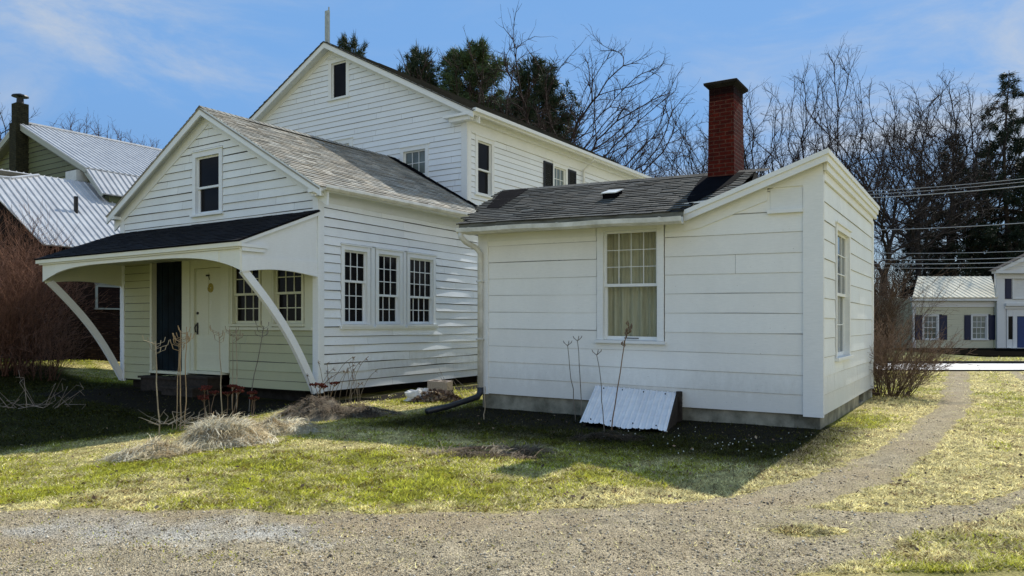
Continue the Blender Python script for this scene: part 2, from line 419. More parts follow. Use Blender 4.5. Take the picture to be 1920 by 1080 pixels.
def pdist(x, y, pl):
    d = np.full(np.shape(x), 1e9)
    for (ax, ay), (bx, by) in zip(pl[:-1], pl[1:]):
        vx, vy = bx-ax, by-ay; t = np.clip(((x-ax)*vx+(y-ay)*vy)/(vx*vx+vy*vy), 0, 1)
        d = np.minimum(d, np.hypot(x-ax-t*vx, y-ay-t*vy))
    return d
def gravel(x, y):
    """> 0 on the gravel"""
    x = np.asarray(x, float); y = np.asarray(y, float)
    n = (fbm(x, y, 1.3, 4, 40, 3)-.5)*.55+(fbm(x, y, 7, 2, 3, 70)-.5)*.22
    dl = pdist(x, y, TR_L); dr = pdist(x, y, TR_R)
    far = sstep(9, 16, y)
    g1 = .29+.06*sstep(10, 7, y)-dl+n*.5; g2 = .15-dr+n*.5
    top = np.interp(x, [-9, -4.5, -2.1, 0, 1.4, 2.4, 3.2, 4.2], [6.85, 6.72, 6.6, 6.62, 6.78, 6.72, 6.6, 6.9])
    low = np.interp(x, [-9, .6, 1.3, 2.3, 4.67, 6], [-9, 3.2, 4.5, 5.25, 6.9, 7.9])
    g3 = np.minimum(top-y, y-low)+n
    isl = .26-np.hypot((x-2.35)*.55, (y-6.02)*1.15)
    g = np.maximum(np.maximum(g1, g2), g3)
    g = np.minimum(g, -isl+.1)
    return g

# cottage / house / shed frames  (origin at a wall corner, local +x along the front to the right, +y back)
TH = R(33.5); HX, HY = -3.958, 15.7
TS = R(31.5); SX, SY = 4.64, 11.52
def loc2w(ox, oy, th, x, y): return ox+math.cos(th)*x+math.sin(th)*y, oy-math.sin(th)*x+math.cos(th)*y
def w2loc(ox, oy, th, X, Y): dx = X-ox; dy = Y-oy; return math.cos(th)*dx-math.sin(th)*dy, math.sin(th)*dx+math.cos(th)*dy
BX, BY = loc2w(HX, HY, TH, -.94, 6.3)
def indoors(X, Y, m=0):
    x, y = w2loc(HX, HY, TH, X, Y); a = (x > -7.3-m) & (x < m) & (y > -m) & (y < 7)
    x, y = w2loc(BX, BY, TH, X, Y); b = (x > -10.7-m) & (x < m) & (y > -m) & (y < 13.3)
    x, y = w2loc(SX, SY, TS, X, Y); c = (x > -6.1-m) & (x < m) & (y > -m) & (y < 6.2+m)
    return a | b | c

# straw / green pattern shared by soil and blades
def painted_shade(x, y):
    """greener turf with building shade painted into the soil and blade colours"""
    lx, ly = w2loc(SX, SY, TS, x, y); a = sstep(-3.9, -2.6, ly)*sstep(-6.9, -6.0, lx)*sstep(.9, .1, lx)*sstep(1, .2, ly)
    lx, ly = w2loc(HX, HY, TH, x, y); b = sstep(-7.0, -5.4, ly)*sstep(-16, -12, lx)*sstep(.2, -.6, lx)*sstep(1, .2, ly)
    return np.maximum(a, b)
def bed_shade(x, y):  # bare soil by the walls, near-black with painted wall shade
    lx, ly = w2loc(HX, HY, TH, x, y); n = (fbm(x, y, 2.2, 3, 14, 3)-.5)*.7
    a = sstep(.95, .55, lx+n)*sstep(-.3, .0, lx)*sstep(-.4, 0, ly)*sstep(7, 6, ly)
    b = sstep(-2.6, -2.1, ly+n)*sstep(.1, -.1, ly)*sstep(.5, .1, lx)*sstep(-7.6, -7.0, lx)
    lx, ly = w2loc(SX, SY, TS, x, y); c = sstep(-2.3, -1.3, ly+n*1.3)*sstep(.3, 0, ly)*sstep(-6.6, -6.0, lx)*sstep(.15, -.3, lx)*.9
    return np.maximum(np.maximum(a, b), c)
def dryness(x, y):
    d = fbm(x, y, .55, 4, 11, 60); d2 = fbm(x, y, 2.6, 3, 90, 7)
    s = (d-.5)*2.4+(d2-.5)*1.5+.40
    edge = sstep(-.9, 0, gravel(x, y)); s = s+.48*edge
    s = s-.55*painted_shade(x, y)
    s = s+.08*sstep(2.5, 5, x)+.45*sstep(7.8, 6.6, y)*sstep(.2, 1.2, x)
    s = s+.35*sstep(12, 20, y)*sstep(2, 5, x)*0.3
    return np.clip(s, 0, 1)

# ground sheet
def axis_pts(lo, hi, step, far, grow=1.35):
    c = list(np.arange(lo, hi+1e-6, step)); s = step; p = hi; up = []
    while p < far: s *= grow; p += s; up.append(p)
    s = step; p = lo; dn = []
    while p > -far: s *= grow; p -= s; dn.append(p)
    return np.array(dn[::-1]+c+up)
gx = axis_pts(-17, 17, .13, 900); gy = axis_pts(4, 27, .13, 900)
X, Y = np.meshgrid(gx, gy); Z = height(X, Y)
nx, ny = len(gx), len(gy); idx = np.arange(nx*ny).reshape(ny, nx)
F = np.stack([idx[:-1, :-1], idx[:-1, 1:], idx[1:, 1:], idx[1:, :-1]], -1).reshape(-1, 4)
dr = dryness(X, Y)[..., None]; mix_n = fbm(X, Y, 5, 3, 50, 50)[..., None]
G = np.array([.17, .18, .03]); ST = np.array([.55, .47, .21]); BR = np.array([.10, .075, .045])
C = G*(1-dr)+ST*dr; C = C*(.65+.7*mix_n)*(1-.86*painted_shade(X, Y)[..., None]); bb = bed_shade(X, Y)[..., None]; C = C*(1-bb)+np.array([.014, .012, .008])*bb; far = sstep(26, 45, Y)[..., None]; C = C*(1-far)+np.array([.11, .13, .045])*far  # building shade and the dark beds are painted into the soil colour
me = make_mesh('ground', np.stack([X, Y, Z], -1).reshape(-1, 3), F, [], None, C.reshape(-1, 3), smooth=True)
m, nt, b = new_mat('lawn soil and thatch')
n = noise_node(nt, 38, 5, .8); n2 = noise_node(nt, 6, 4, .7)
r = ramp(nt, n.outputs['Fac'], .3, (.35, .34, .32), .7, (1.5, 1.45, 1.3)); o = mixc(nt, vcol(nt), r.outputs[0], mode='MULTIPLY')
nt.links.new(o, b.inputs['Base Color']); b.inputs['Roughness'].default_value = .95; b.inputs['Specular IOR Level'].default_value = .1
bump(nt, b, n.outputs['Fac'], .8, .03); me.materials.append(m)
tag(link('ground', me), kind='structure')

# gravel drive: fine sheet that surfaces out of the soil
gx = np.arange(-8.5, 18.01, .06); gy = np.concatenate([np.arange(2.0, 9.0, .05), np.arange(9.0, 26.01, .09)])
X, Y = np.meshgrid(gx, gy); g = gravel(X, Y); Z = height(X, Y)+np.clip(g, -.12, .16)*.055+(fbm(X, Y, 5, 3, 8, 8)-.5)*.012*sstep(0, .2, g)
nx, ny = len(gx), len(gy); idx = np.arange(nx*ny).reshape(ny, nx)
F = np.stack([idx[:-1, :-1], idx[:-1, 1:], idx[1:, 1:], idx[1:, :-1]], -1).reshape(-1, 4)
F = F[(g.ravel()[F] > -.1).all(1)]
use = np.zeros(nx*ny, bool); use[F.ravel()] = True; rem = np.cumsum(use)-1; F = rem[F]
br = fbm(X, Y, .8, 4, 20, 21)[..., None]; fine = fbm(X, Y, 9, 2, 2, 2)[..., None]
C = np.array([.42, .35, .225])*(.6+.8*fine); C = C*(1-.55*sstep(.45, .75, br))+np.array([.38, .285, .165])*.55*sstep(.45, .75, br)
edge = sstep(.35, -.02, g)[..., None]; C = C*(1-.5*edge)+np.array([.38, .31, .17])*.5*edge
pale = .72*sstep(.12, .6, .55-np.hypot((X+2.45)/2.3, (Y-5.85)/.80)*.62+(fbm(X, Y, 2.2, 4, 77, 4)-.5)*.7)[..., None]
C = C*(1-pale)+np.array([.52, .51, .46])*(.7+.5*fine)*pale
Vv = np.stack([X, Y, Z], -1).reshape(-1, 3)[use]
me = make_mesh('gravel_driveway', Vv, F, [], None, C.reshape(-1, 3)[use], smooth=True)
m, nt, b = new_mat('packed gravel')
tc = nt.nodes.new('ShaderNodeTexCoord'); vo = nt.nodes.new('ShaderNodeTexVoronoi'); vo.inputs['Scale'].default_value = 105; nt.links.new(tc.outputs['Object'], vo.inputs[0])
n = noise_node(nt, 90, 4, .8)
bw = nt.nodes.new('ShaderNodeRGBToBW'); nt.links.new(vo.outputs['Color'], bw.inputs[0])
r1 = ramp(nt, bw.outputs[0], .2, (.45, .44, .43), .8, (1.5, 1.48, 1.45)); r2 = ramp(nt, n.outputs['Fac'], .3, (.55, .55, .55), .7, (1.35, 1.35, 1.35))
o = mixc(nt, vcol(nt), r1.outputs[0], mode='MULTIPLY'); o = mixc(nt, o, r2.outputs[0], mode='MULTIPLY')
nt.links.new(o, b.inputs['Base Color']); b.inputs['Roughness'].default_value = .92; b.inputs['Specular IOR Level'].default_value = .15
bump(nt, b, vo.outputs['Distance'], .9, .012); me.materials.append(m)
tag(link('gravel_driveway', me), kind='structure')

# road across the far end of the drive, kerb, beds
def strip(name, x0, x1, y0, y1, z, mat, n=40):
    xs = np.linspace(x0, x1, n); V = []; Fq = []
    for i, x in enumerate(xs): V += [(x, y0, z), (x, y1, z)]
    Fq = [(2*i, 2*i+2, 2*i+3, 2*i+1) for i in range(n-1)]
    return tag(link(name, make_mesh(name, V, Fq, [mat])), kind='structure')
M['asphalt'] = mat_simple('pale asphalt', (.40, .40, .40), (.30, .30, .30), 3, .55, .5, .1)  # evenly pale grey road surface
M['mulch'] = mat_simple('dark mulch bed', (.010, .009, .007), (.004, .0035, .003), 3, 1.0, 0, .2, bdist=.02)
strip('road', -120, 160, 26.2, 30.4, .05, M['asphalt'])
kb = MB(); kb.box(-120, 160, 30.4, 30.58, -.05, .14); tag(kb.build('kerb', mat_simple('dark kerb stone', (.03, .03, .03), None, 3, .9)), kind='structure')
strip('flower_bed', 23.2, 46, 37.5, 49.9, .06, M['mulch'])

# ================================================================== COTTAGE (gable front with porch)
cot = empty('cottage', (HX, HY, 0), -TH, 'small white clapboard cottage with a curved-brace front porch and tan shingled gable roof', 'house')
F_ = lambda s, z, d: (s, -d, z)
S_ = lambda s, z, d: (d-.056*s, s, z)      # side wall angled inwards at the back, shaped so the sun rakes it
CW, CD, CEZ, CPX, CPZ, CSL = 7.25, 6.35, 4.42, -3.625, 6.56, .56
PC = [M['paint_cottage'], M['gap']]
mb = MB()
holes = [(-4.24, -3.10, 4.11, 5.66), (-5.98, -2.86, .2, 3.28), (-3.0, -.13, 1.49, 3.3)]
def ext(z):
    if z <= CEZ: return (-CW+.1, -.1)
    w = (CPZ-.10-z)/CSL; return (max(-CW+.1, CPX-w), min(-.1, CPX+w))
clap(mb, F_, 3.3, CPZ-.14, .178, ext, holes, lip=.020, gap=.011, seed=4, warp=.007)
mb.build('wall', PC, cot)
mb = MB()
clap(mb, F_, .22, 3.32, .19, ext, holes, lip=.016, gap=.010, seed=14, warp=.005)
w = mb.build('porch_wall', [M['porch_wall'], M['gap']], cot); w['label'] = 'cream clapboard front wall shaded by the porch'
mb = MB()
clap(mb, S_, .21, 4.34, .192, lambda z: (.1, CD), [(.64, 4.05, 1.54, 3.33)], lip=.021, gap=.012, seed=8, bow=.45, warp=.010, joint=3.0)
mb.build('wall', [M['paint_side'], M['gap']], cot)
mb = MB()
clap(mb, lambda s, z, d: (-CW-d, s, z), .22, 4.34, .192, lambda z: (0, CD), [], lip=.02, gap=.01, seed=9, seg=2)
mb.quad((-CW, CD, 0), (-.42, CD, 0), (-.42, CD, 4.4), (-CW, CD, 4.4)); mb.add([(-CW, CD, 4.4), (-.42, CD, 4.4), (CPX, CD, 6.4)], [(0, 1, 2)])
mb.build('wall', PC, cot)
# corner boards, frieze
mb = MB()
mb.tbox(F_, -.135, .033, .19, 4.40, -.02, .034); mb.tbox(S_, .001, .135, .19, 4.36, -.02, .033)
mb.build('corner_board', M['trim_cottage'], cot)
mb = MB(); mb.tbox(F_, -CW-.033, -CW+.14, .16, 4.40, -.02, .034); mb.tbox(lambda s, z, d: (-CW-d, s, z), .001, .13, .16, 4.36, -.02, .033)
mb.build('corner_board', M['trim_cottage'], cot)
mb = MB(); mb.tbox(S_, .136, CD, 4.12, 4.36, -.02, .030); mb.build('frieze_board', M['trim_cottage'], cot)
# gable rake trim on the wall and at the roof edge
mb = MB()
for sg in (1, -1):
    X = lambda u: CPX+sg*u
    for (y0, y1, t, b_) in ((-.035, .0, .06, .36), (-.235, -.20, -.005, .19)):
        poly = [(X(0), CPZ-t), (X(3.93), CPZ-t-CSL*3.93), (X(3.93), CPZ-b_-CSL*3.93), (X(0), CPZ-b_)]
        mb.prism(poly, y0, y1, lambda p, q, e: (p, e, q), 0, tint(.03))
    poly = [(X(0), CPZ-.05), (X(3.9), CPZ-.05-CSL*3.9), (X(3.9), CPZ-.075-CSL*3.9), (X(0), CPZ-.075)]
    mb.prism(poly, -.199, -.036, lambda p, q, e: (p, e, q), 0, (.9, .9, .9))
mb.build('rake_trim', M['trim_cottage'], cot)
# cornice return + eave box on the right
mb = MB()
mb.box(-.06, .255, -.23, -.036, 4.27, 4.345, 0, tint(.03)); mb.box(-.03, .20, -.18, -.036, 4.20, 4.268, 0, tint(.03))
mb.box(-.42, .262, -.036, CD, 4.34, 4.365, 0, (.93, .93, .93)); mb.box(.262, .285, -.2, CD, 4.28, 4.385, 0, tint(.03))
mb.build('eave_trim', M['trim_cottage'], cot)
mb = MB(); mb.box(-CW-.26, -CW+.03, -.23, -.036, 4.27, 4.345, 0, tint(.03)); mb.build('eave_trim', M['trim_cottage'], cot)
gt = MB()
prof = [(.287, 4.30), (.36, 4.30), (.405, 4.345), (.40, 4.40), (.388, 4.40), (.388, 4.352), (.352, 4.312), (.287, 4.312)]
gt.prism(prof, -.14, CD-.05, lambda p, q, e: (p, e, q), 0, (1, 1, 1))
for y in np.arange(.3, 6, .9): gt.box(.287, .402, y, y+.025, 4.396, 4.404, 0, (.8, .8, .8))
gt.build('gutter', M['gutter'], cot)
bl = MB(); bl.tube([(.10, -.16, 4.30), (.10, -.16, 4.235)], [.055, .06], 10); bl.tube([(.10, -.16, 4.237), (.10, -.17, 4.18)], [.045, .02], 10); bl.build('porch_bulb', M['white_metal'], cot, True)
# roof
rf = MB()
un = (1+CSL**2)**.5; Lr = 3.93*un
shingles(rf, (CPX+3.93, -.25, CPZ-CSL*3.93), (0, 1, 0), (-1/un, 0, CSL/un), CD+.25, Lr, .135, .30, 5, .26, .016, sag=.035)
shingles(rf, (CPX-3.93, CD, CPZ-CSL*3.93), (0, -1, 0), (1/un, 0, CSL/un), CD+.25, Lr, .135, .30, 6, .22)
y = -.26
while y < CD-.2:
    for sg in (1, -1):
        a = Vector((CPX, y, CPZ+.028)); o = Vector((sg*.15, 0, -.15*CSL-.012))
        rf.quad(a, a+Vector((0, .22, -.012)), a+o+Vector((0, .22, -.012)), a+o, 0, tint(.2, .8)); rf.quad(a, a+o, a+o-Vector((0, 0, .022)), a-Vector((0, 0, .03)), 0, (.4, .4, .4))
    y += .16
rf.build('roof', M['shingle_tan'], cot)
fl = MB(); e = .03
def onr(x, y): return (x, y, CPZ-CSL*abs(x-CPX)+e)
fl.add([onr(-3.6, CD-.42), onr(-2.2, CD-.42), onr(-.3, CD-.30), onr(-.2, CD), onr(-3.6, CD)], [(0, 1, 2, 3, 4)]); fl.build('roof_flashing', M['membrane'], cot)
# base
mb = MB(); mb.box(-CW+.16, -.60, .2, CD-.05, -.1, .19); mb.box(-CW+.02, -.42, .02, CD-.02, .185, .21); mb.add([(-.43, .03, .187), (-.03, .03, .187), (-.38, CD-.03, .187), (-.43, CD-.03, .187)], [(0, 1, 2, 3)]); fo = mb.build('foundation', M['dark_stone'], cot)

# windows
window(cot, F_, -4.11, -3.23, 4.16, 5.49, .12, 1, 1, 1, .46, sill=True)
for a, b, c, u, l, sp in ((.75, 1.47, 3, 2, 3, .58), (1.86, 2.61, 3, 3, 2, .41), (2.99, 3.93, 4, 3, 2, .41)):
    window(cot, S_, a, b, 1.60, 3.19, .10, c, u, l, sp)
mb = MB(); mb.tbox(S_, 1.605, 1.725, 1.547, 3.31, -.05, .022); mb.tbox(S_, 2.745, 2.855, 1.547, 3.31, -.05, .022); mb.tbox(S_, .61, 4.08, 1.50, 1.545, -.05, .06)
mb.build('window_surround', M['trim_cottage'], cot)
for a, b in ((-2.75, -1.84), (-1.35, -.48)):
    window(cot, F_, a, b, 1.61, 2.96, .05, 3, 2, 2, .48, mtrim=M['trim_porch'], glass=M['glass_dark'])
mb = MB()
for a, b in ((-3.02, -2.83), (-1.76, -1.43), (-.40, -.137)): mb.tbox(F_, a, b, 1.53, 3.06, -.05, .012)
mb.tbox(F_, -3.02, -.137, 3.065, 3.32, -.05, .013); mb.tbox(F_, -3.05, -.137, 1.475, 1.535, -.05, .06)
mb.tbox(F_, -2.80, -1.79, 1.538, 1.56, -.05, .0); mb.tbox(F_, -1.40, -.43, 1.538, 1.56, -.05, .0)
mb.build('window_surround', M['trim_porch'], cot)
# doors
mb = MB(); mb.tbox(F_, -5.98, -5.895, .42, 3.28, -.12, .02); mb.tbox(F_, -4.635, -4.33, .42, 3.28, -.12, .03); mb.tbox(F_, -4.325, -4.19, .50, 3.28, -.12, .012)
mb.tbox(F_, -3.165, -2.87, .50, 3.28, -.12, .03); mb.tbox(F_, -4.188, -3.167, 2.90, 3.28, -.12, .012); mb.tbox(F_, -5.90, -4.33, .41, .47, -.12, .09); mb.tbox(F_, -4.30, -3.02, .455, .52, -.12, .10)
mb.tbox(F_, -5.89, -4.64, 3.17, 3.28, -.12, .01)
mb.build('door_frame', M['trim_porch'], cot)
mb = MB(); mb.tbox(F_, -5.893, -4.637, .472, 3.168, -.16, -.11, 0, (1, 1, 1))
for i in range(5): mb.tbox(F_, -5.87+.245*i, -5.64+.245*i, .49, 3.15, -.109, -.098, 0, (1, 1, 1))
d = mb.build('door', M['dark_door'], cot); d['label'] = 'dark teal storm door beside the cream door'
mb = MB(); mb.tbox(F_, -4.186, -3.17, .525, 2.895, -.09, -.05)
for a, b in ((.56, .90), (1.02, 1.28)): mb.tbox(F_, -4.10, -3.25, a, b, -.05, -.036)
for a, b in ((-4.10, -3.70), (-3.64, -3.25)): mb.tbox(F_, a, b, 1.36, 2.80, -.05, -.038)
d = mb.build('door', M['trim_porch'], cot); d['label'] = 'cream panelled door with a black latch'
mb = MB(); mb.tube([F_(-4.11, 1.42, -.03), F_(-4.11, 1.42, .02), F_(-4.115, 1.52, .035), F_(-4.11, 1.60, .0)], .016, 6); mb.tbox(F_, -4.14, -4.08, 1.36, 1.64, -.034, -.026)
mb.build('latch', M['iron'], d)
mb = MB(); mb.tube([F_(-4.10, 1.86, -.04), F_(-4.10, 1.86, -.015)], .032, 10); mb.build('lock', M['iron'], d)
mb = MB(); mb.tbox(F_, -3.78, -3.66, 2.71, 2.75, -.036, -.02); mb.tube([F_(-3.68, 2.71, -.02), F_(-3.64, 2.63, -.02)], .008, 5); mb.build('knocker', M['iron'], d)
mb = MB()
for i, (y1, z) in enumerate(((.42, .42), (.80, .20))): mb.box(-4.32, -3.08, -y1, -.02, z-.05, z); mb.box(-4.28, -3.12, -y1+.03, -.05, 0 if i else .2, z-.052)
mb.box(-5.95, -4.36, -.35, -.03, .30, .35); mb.box(-5.9, -4.42, -.3, -.06, -.02, .298)
mb.build('doorstep', M['dark_wood'], cot)
# porch roof, beams, braces
PD = 1.86
por = MB(); un = (1+.4**2)**.5
shingles(por, (-CW-.20, -PD-.14, 3.135), (1, 0, 0), (0, 1/un, .4/un), CW+.28, (PD+.11)*un, .14, .32, 21, .30, .012)
por.build('porch_roof', M['shingle_black'], cot)
mb = MB()
N_ = 36
xs = [-CW-.02+(CW+.04)*i/N_ for i in range(N_+1)]
arch = lambda x: 2.60+.315*(1-abs((x+CW/2)/(CW/2+.02))**4.2)
mb.prism([(x, arch(x)) for x in xs]+[(xs[-1], 3.075), (xs[0], 3.075)], PD-.0, PD+.05, lambda p, q, e: (p, -e, q), 0, tint(.03))
xi = [x for x in xs if -CW+.45 < x < -.45]
mb.prism([(x, arch(x)+.004) for x in xi]+[(xi[-1], 2.985), (xi[0], 2.985)], PD+.0505, PD+.064, lambda p, q, e: (p, -e, q), 0, tint(.03))
mb.build('porch_beam', M['porch_front'], cot)
mb = MB(); mb.box(-CW-.19, .075, -PD-.13, -PD-.051, 3.03, 3.115, 0, (1, 1, .98)); mb.box(-CW-.10, .03, -PD-.095, -PD-.0515, 2.995, 3.028, 0, (.95, .95, .93))
mb.build('porch_cornice', M['porch_front'], cot)
mb = MB(); mb.box(-CW+.03, -.06, -PD+.01, -.04, 3.10, 3.125); mb.build('porch_ceiling', M['trim_porch'], cot)
for xp, sgn, mt in ((0, 1, M['trim_cottage']), (-CW, -1, M['trim_porch'])):
    mb = MB(); ys = [-PD+(PD-.035)*i/14 for i in range(15)]
    low = lambda y: 2.565+.085*math.sin(math.pi*min(1, max(0, (y+PD)/(PD-.04)))**.9)
    top = lambda y: 3.09+(y+PD)*.4
    a, b = sorted((xp-sgn*.045, xp))
    mb.prism([(y, low(y)) for y in ys]+[(-.035, top(-.035)), (-PD, top(-PD))], a, b, lambda p, q, e: (e, p, q), 0, tint(.03))
    a, b = sorted((xp+sgn*.0005, xp+sgn*.016))
    mb.prism([(y, low(y)+.002) for y in ys]+[(-.037, 2.885), (-PD+.003, 2.86)], a, b, lambda p, q, e: (e, p, q), 0, tint(.04))
    a, b = sorted((xp+sgn*.017, xp+sgn*.07))
    mb.box(a, b, -PD-.05, -PD+.55, 3.03, 3.09, 0, tint(.03)); mb.box(a, b-.02*(sgn > 0), -PD-.02, -PD+.5, 2.955, 3.027, 0, tint(.03))
    # raking edge board
    c0, c1 = -PD-.12, -.04
    mb.prism([(c0, 3.11), (c1, 3.11+(c1-c0)*.4), (c1, 3.20-.16+(c1-c0)*.4), (c0, 3.05)], a, b, lambda p, q, e: (e, p, q), 0, tint(.03))
    mb.build('porch_end_panel', mt, cot)
    br = MB(); n = 16; P0 = Vector((-.03, .22)); P1 = Vector((-PD+.08, 2.60)); pts = []
    for i in range(n+1):
        t = i/n; c = P0.lerp(P1, t); nn = Vector((P1.y-P0.y, -(P1.x-P0.x))).normalized()
        pts.append((c+nn*(.14*math.sin(math.pi*t)), nn))
    poly = [tuple(c+nn*.075) for c, nn in pts]+[tuple(c-nn*.075) for c, nn in pts[::-1]]
    a, b = sorted((xp-sgn*.10, xp-sgn*.012)); 
    br.prism(poly, a, b, lambda p, q, e: (e, p, q), 0, tint(.03))
    br.build('porch_brace', M['trim_cottage'], cot)

orn = empty('door_ornament', (*loc2w(HX, HY, TH, -3.62, .06), 2.2), -TH, 'round woven straw ornament with white pendant hanging on the cream porch door', 'door decoration')
mb = MB()
for k in range(3):
    r_ = .035+.03*k
    mb.tube([(r_*math.cos(a), -.02+.006*math.sin(3*a), .24+r_*math.sin(a)) for a in np.linspace(0, 6.28, 15)], .017, 6)
mb.build('woven_disc', M['rope'], orn)
mb = MB(); mb.tube([(0, -.012, .13), (.012, -.012, .02)], .005, 4); mb.tube([(.012, -.012, .03), (.014, -.014, -.1), (.0, -.014, -.2), (-.012, -.012, -.28)], [.008, .02, .014, .003], 6); mb.build('pendant', M['white_feather'], orn)

# ================================================================== LARGE HOUSE behind
S_ = lambda s, z, d: (d, s, z)
big = empty('large_house', (BX, BY, 0), -TH, 'large two-storey white clapboard house rising behind the cottage with a wide gable', 'house')
BW, BL, BPX, BPZ, BSL = 10.72, 13.2, -5.36, 10.50, .524
PB = [M['paint_house'], M['gap_soft']]
mb = MB()
bh = [(-5.49, -4.57, 8.70, 10.02), (-2.45, -1.37, 5.12, 6.84), (-5.80, -4.43, 5.12, 7.42)]
def bext(z):
    if z <= 7.5: return (-BW+.15, -.15)
    w = (BPZ-.10-z)/BSL; return (max(-BW+.15, BPX-w), min(-.15, BPX+w))
clap(mb, F_, 3.2, BPZ-.16, .168, bext, bh, lip=.018, gap=.010, seed=31, warp=.004, tv=.03)
mb.build('wall', PB, big)
mb = MB(); clap(mb, S_, 2.8, 7.42, .168, lambda z: (.16, BL), [(.38, 1.31, 5.28, 6.99), (4.68, 5.70, 5.28, 6.99)], lip=.018, gap=.010, seed=32, warp=.004, tv=.03)
mb.build('wall', PB, big)
mb = MB(); mb.box(-BW+.05, -.05, .3, BL-.05, 0, 2.9); mb.quad((-BW, .1, 2.9), (-BW, BL, 2.9), (-BW, BL, 7.5), (-BW, .1, 7.5)); mb.quad((-BW, BL, 0), (0, BL, 0), (0, BL, 7.5), (-BW, BL, 7.5)); mb.add([(-BW, BL, 7.5), (0, BL, 7.5), (BPX, BL, 10.3)], [(0, 1, 2)]); mb.build('wall', M['paint_house'], big)
mb = MB(); mb.tbox(F_, -.17, .033, 2.5, 7.42, -.02, .034); mb.tbox(S_, .001, .17, 2.5, 7.42, -.02, .033); mb.build('corner_board', M['trim_white'], big); mb = MB(); mb.tbox(F_, -BW-.033, -BW+.17, 2.5, 7.42, -.02, .034); mb.build('corner_board', M['trim_white'], big)
mb = MB(); mb.tbox(S_, .171, BL, 7.03, 7.44, -.02, .031); mb.tbox(S_, .171, BL, 7.0, 7.03, -.02, .045); mb.build('frieze_board', M['trim_white'], big)
mb = MB()
for sg in (1, -1):
    X = lambda u: BPX+sg*u
    for (y0, y1, t, b_) in ((-.03, .0, .06, .30), (-.335, -.30, -.005, .20)):
        mb.prism([(X(0), BPZ-t), (X(5.82), BPZ-t-BSL*5.82), (X(5.82), BPZ-b_-BSL*5.82), (X(0), BPZ-b_)], y0, y1, lambda p, q, e: (p, e, q), 0, tint(.03))
    mb.prism([(X(0), BPZ-.10), (X(5.8), BPZ-.10-BSL*5.8), (X(5.8), BPZ-.13-BSL*5.8), (X(0), BPZ-.13)], -.299, -.031, lambda p, q, e: (p, e, q), 0, (.92, .92, .92))
mb.build('rake_trim', M['trim_white'], big)
mb = MB(); mb.box(.035, .44, -.31, BL+.2, 7.43, 7.46, 0, (.95, .94, .9)); mb.box(.44, .465, -.33, BL+.2, 7.36, 7.50, 0, tint(.02)); mb.box(.466, .56, -.33, BL+.2, 7.41, 7.505, 0, tint(.02))
mb.box(-.60, .438, -.34, -.036, 7.36, 7.428, 0, tint(.02)); mb.box(-.45, .30, -.25, -.036, 7.25, 7.358, 0, tint(.02)); mb.box(.036, .16, -.03, BL, 7.30, 7.428, 0, tint(.02))
mb.build('cornice', M['trim_white'], big)
rf = MB(); un = (1+BSL**2)**.5; Lr = 5.84*un
shingles(rf, (BPX+5.84, -.36, BPZ-BSL*5.84), (0, 1, 0), (-1/un, 0, BSL/un), BL+.6, Lr, .28, .6, 35, .2, .02)
shingles(rf, (BPX-5.84, BL+.24, BPZ-BSL*5.84), (0, -1, 0), (1/un, 0, BSL/un), BL+.6, Lr, .28, .6, 36, .2, .02)
ro = rf.build('roof', M['shingle_grey'], big)
mb = MB(); mb.tube([(BPX-2.95, -.1, BPZ-BSL*2.95), (BPX-2.95, -.1, BPZ-BSL*2.95+.16)], .03, 6); mb.box(BPX-3.12, BPX-2.78, -.14, -.06, BPZ-BSL*2.95+.16, BPZ-BSL*2.95+.20); mb.build('vent_pipe', M['iron'], ro)
mb = MB(); mb.box(BPX-.10, BPX+.045, -.20, -.12, BPZ-.05, BPZ+1.02); mb.box(BPX+.02, BPX+.05, -.17, -.14, BPZ+1.02, BPZ+1.13); mb.build('ridge_post', M['wood_post'], ro)
window(big, F_, -5.36, -4.70, 8.75, 9.88, .13, 1, 1, 1, .02, mtrim=M['trim_white'])
window(big, F_, -2.33, -1.49, 5.25, 6.70, .12, 3, 2, 2, .5, mtrim=M['trim_white'], glass=M['glass_grey'])
window(big, F_, -5.66, -4.56, 5.25, 7.26, .14, 1, 1, 1, .5, mtrim=M['trim_white'])
window(big, S_, .50, 1.19, 5.33, 6.85, .12, 1, 1, 1, .47, mtrim=M['trim_white'])
window(big, S_, 4.80, 5.58, 5.33, 6.85, .12, 3, 2, 2, .5, mtrim=M['trim_white'], glass=M['glass_grey'])
for a, b in ((4.10, 4.67), (5.71, 6.26)):
    mb = MB(); mb.tbox(S_, a, a+.06, 5.30, 6.90, .022, .055, 0, (1, 1, 1)); mb.tbox(S_, b-.06, b, 5.30, 6.90, .022, .055, 0, (1, 1, 1))
    for z in np.arange(5.33, 6.88, .06): mb.add([S_(a+.06, z, .025), S_(b-.06, z, .025), S_(b-.06, z+.05, .05), S_(a+.06, z+.05, .05)], [(0, 1, 2, 3)])
    for z in (5.30, 6.05, 6.84): mb.tbox(S_, a+.06, b-.06, z, z+.06, .022, .053, 0, (1, 1, 1))
    mb.build('shutter', M['black_shutter'], big)
mb = MB(); mb.tube([(.50, 6.72, 7.42), (.46, 6.72, 7.30), (.10, 6.72, 7.02), (.09, 6.72, 2.6)], .045, 4); mb.build('downspout', M['gutter'], big)

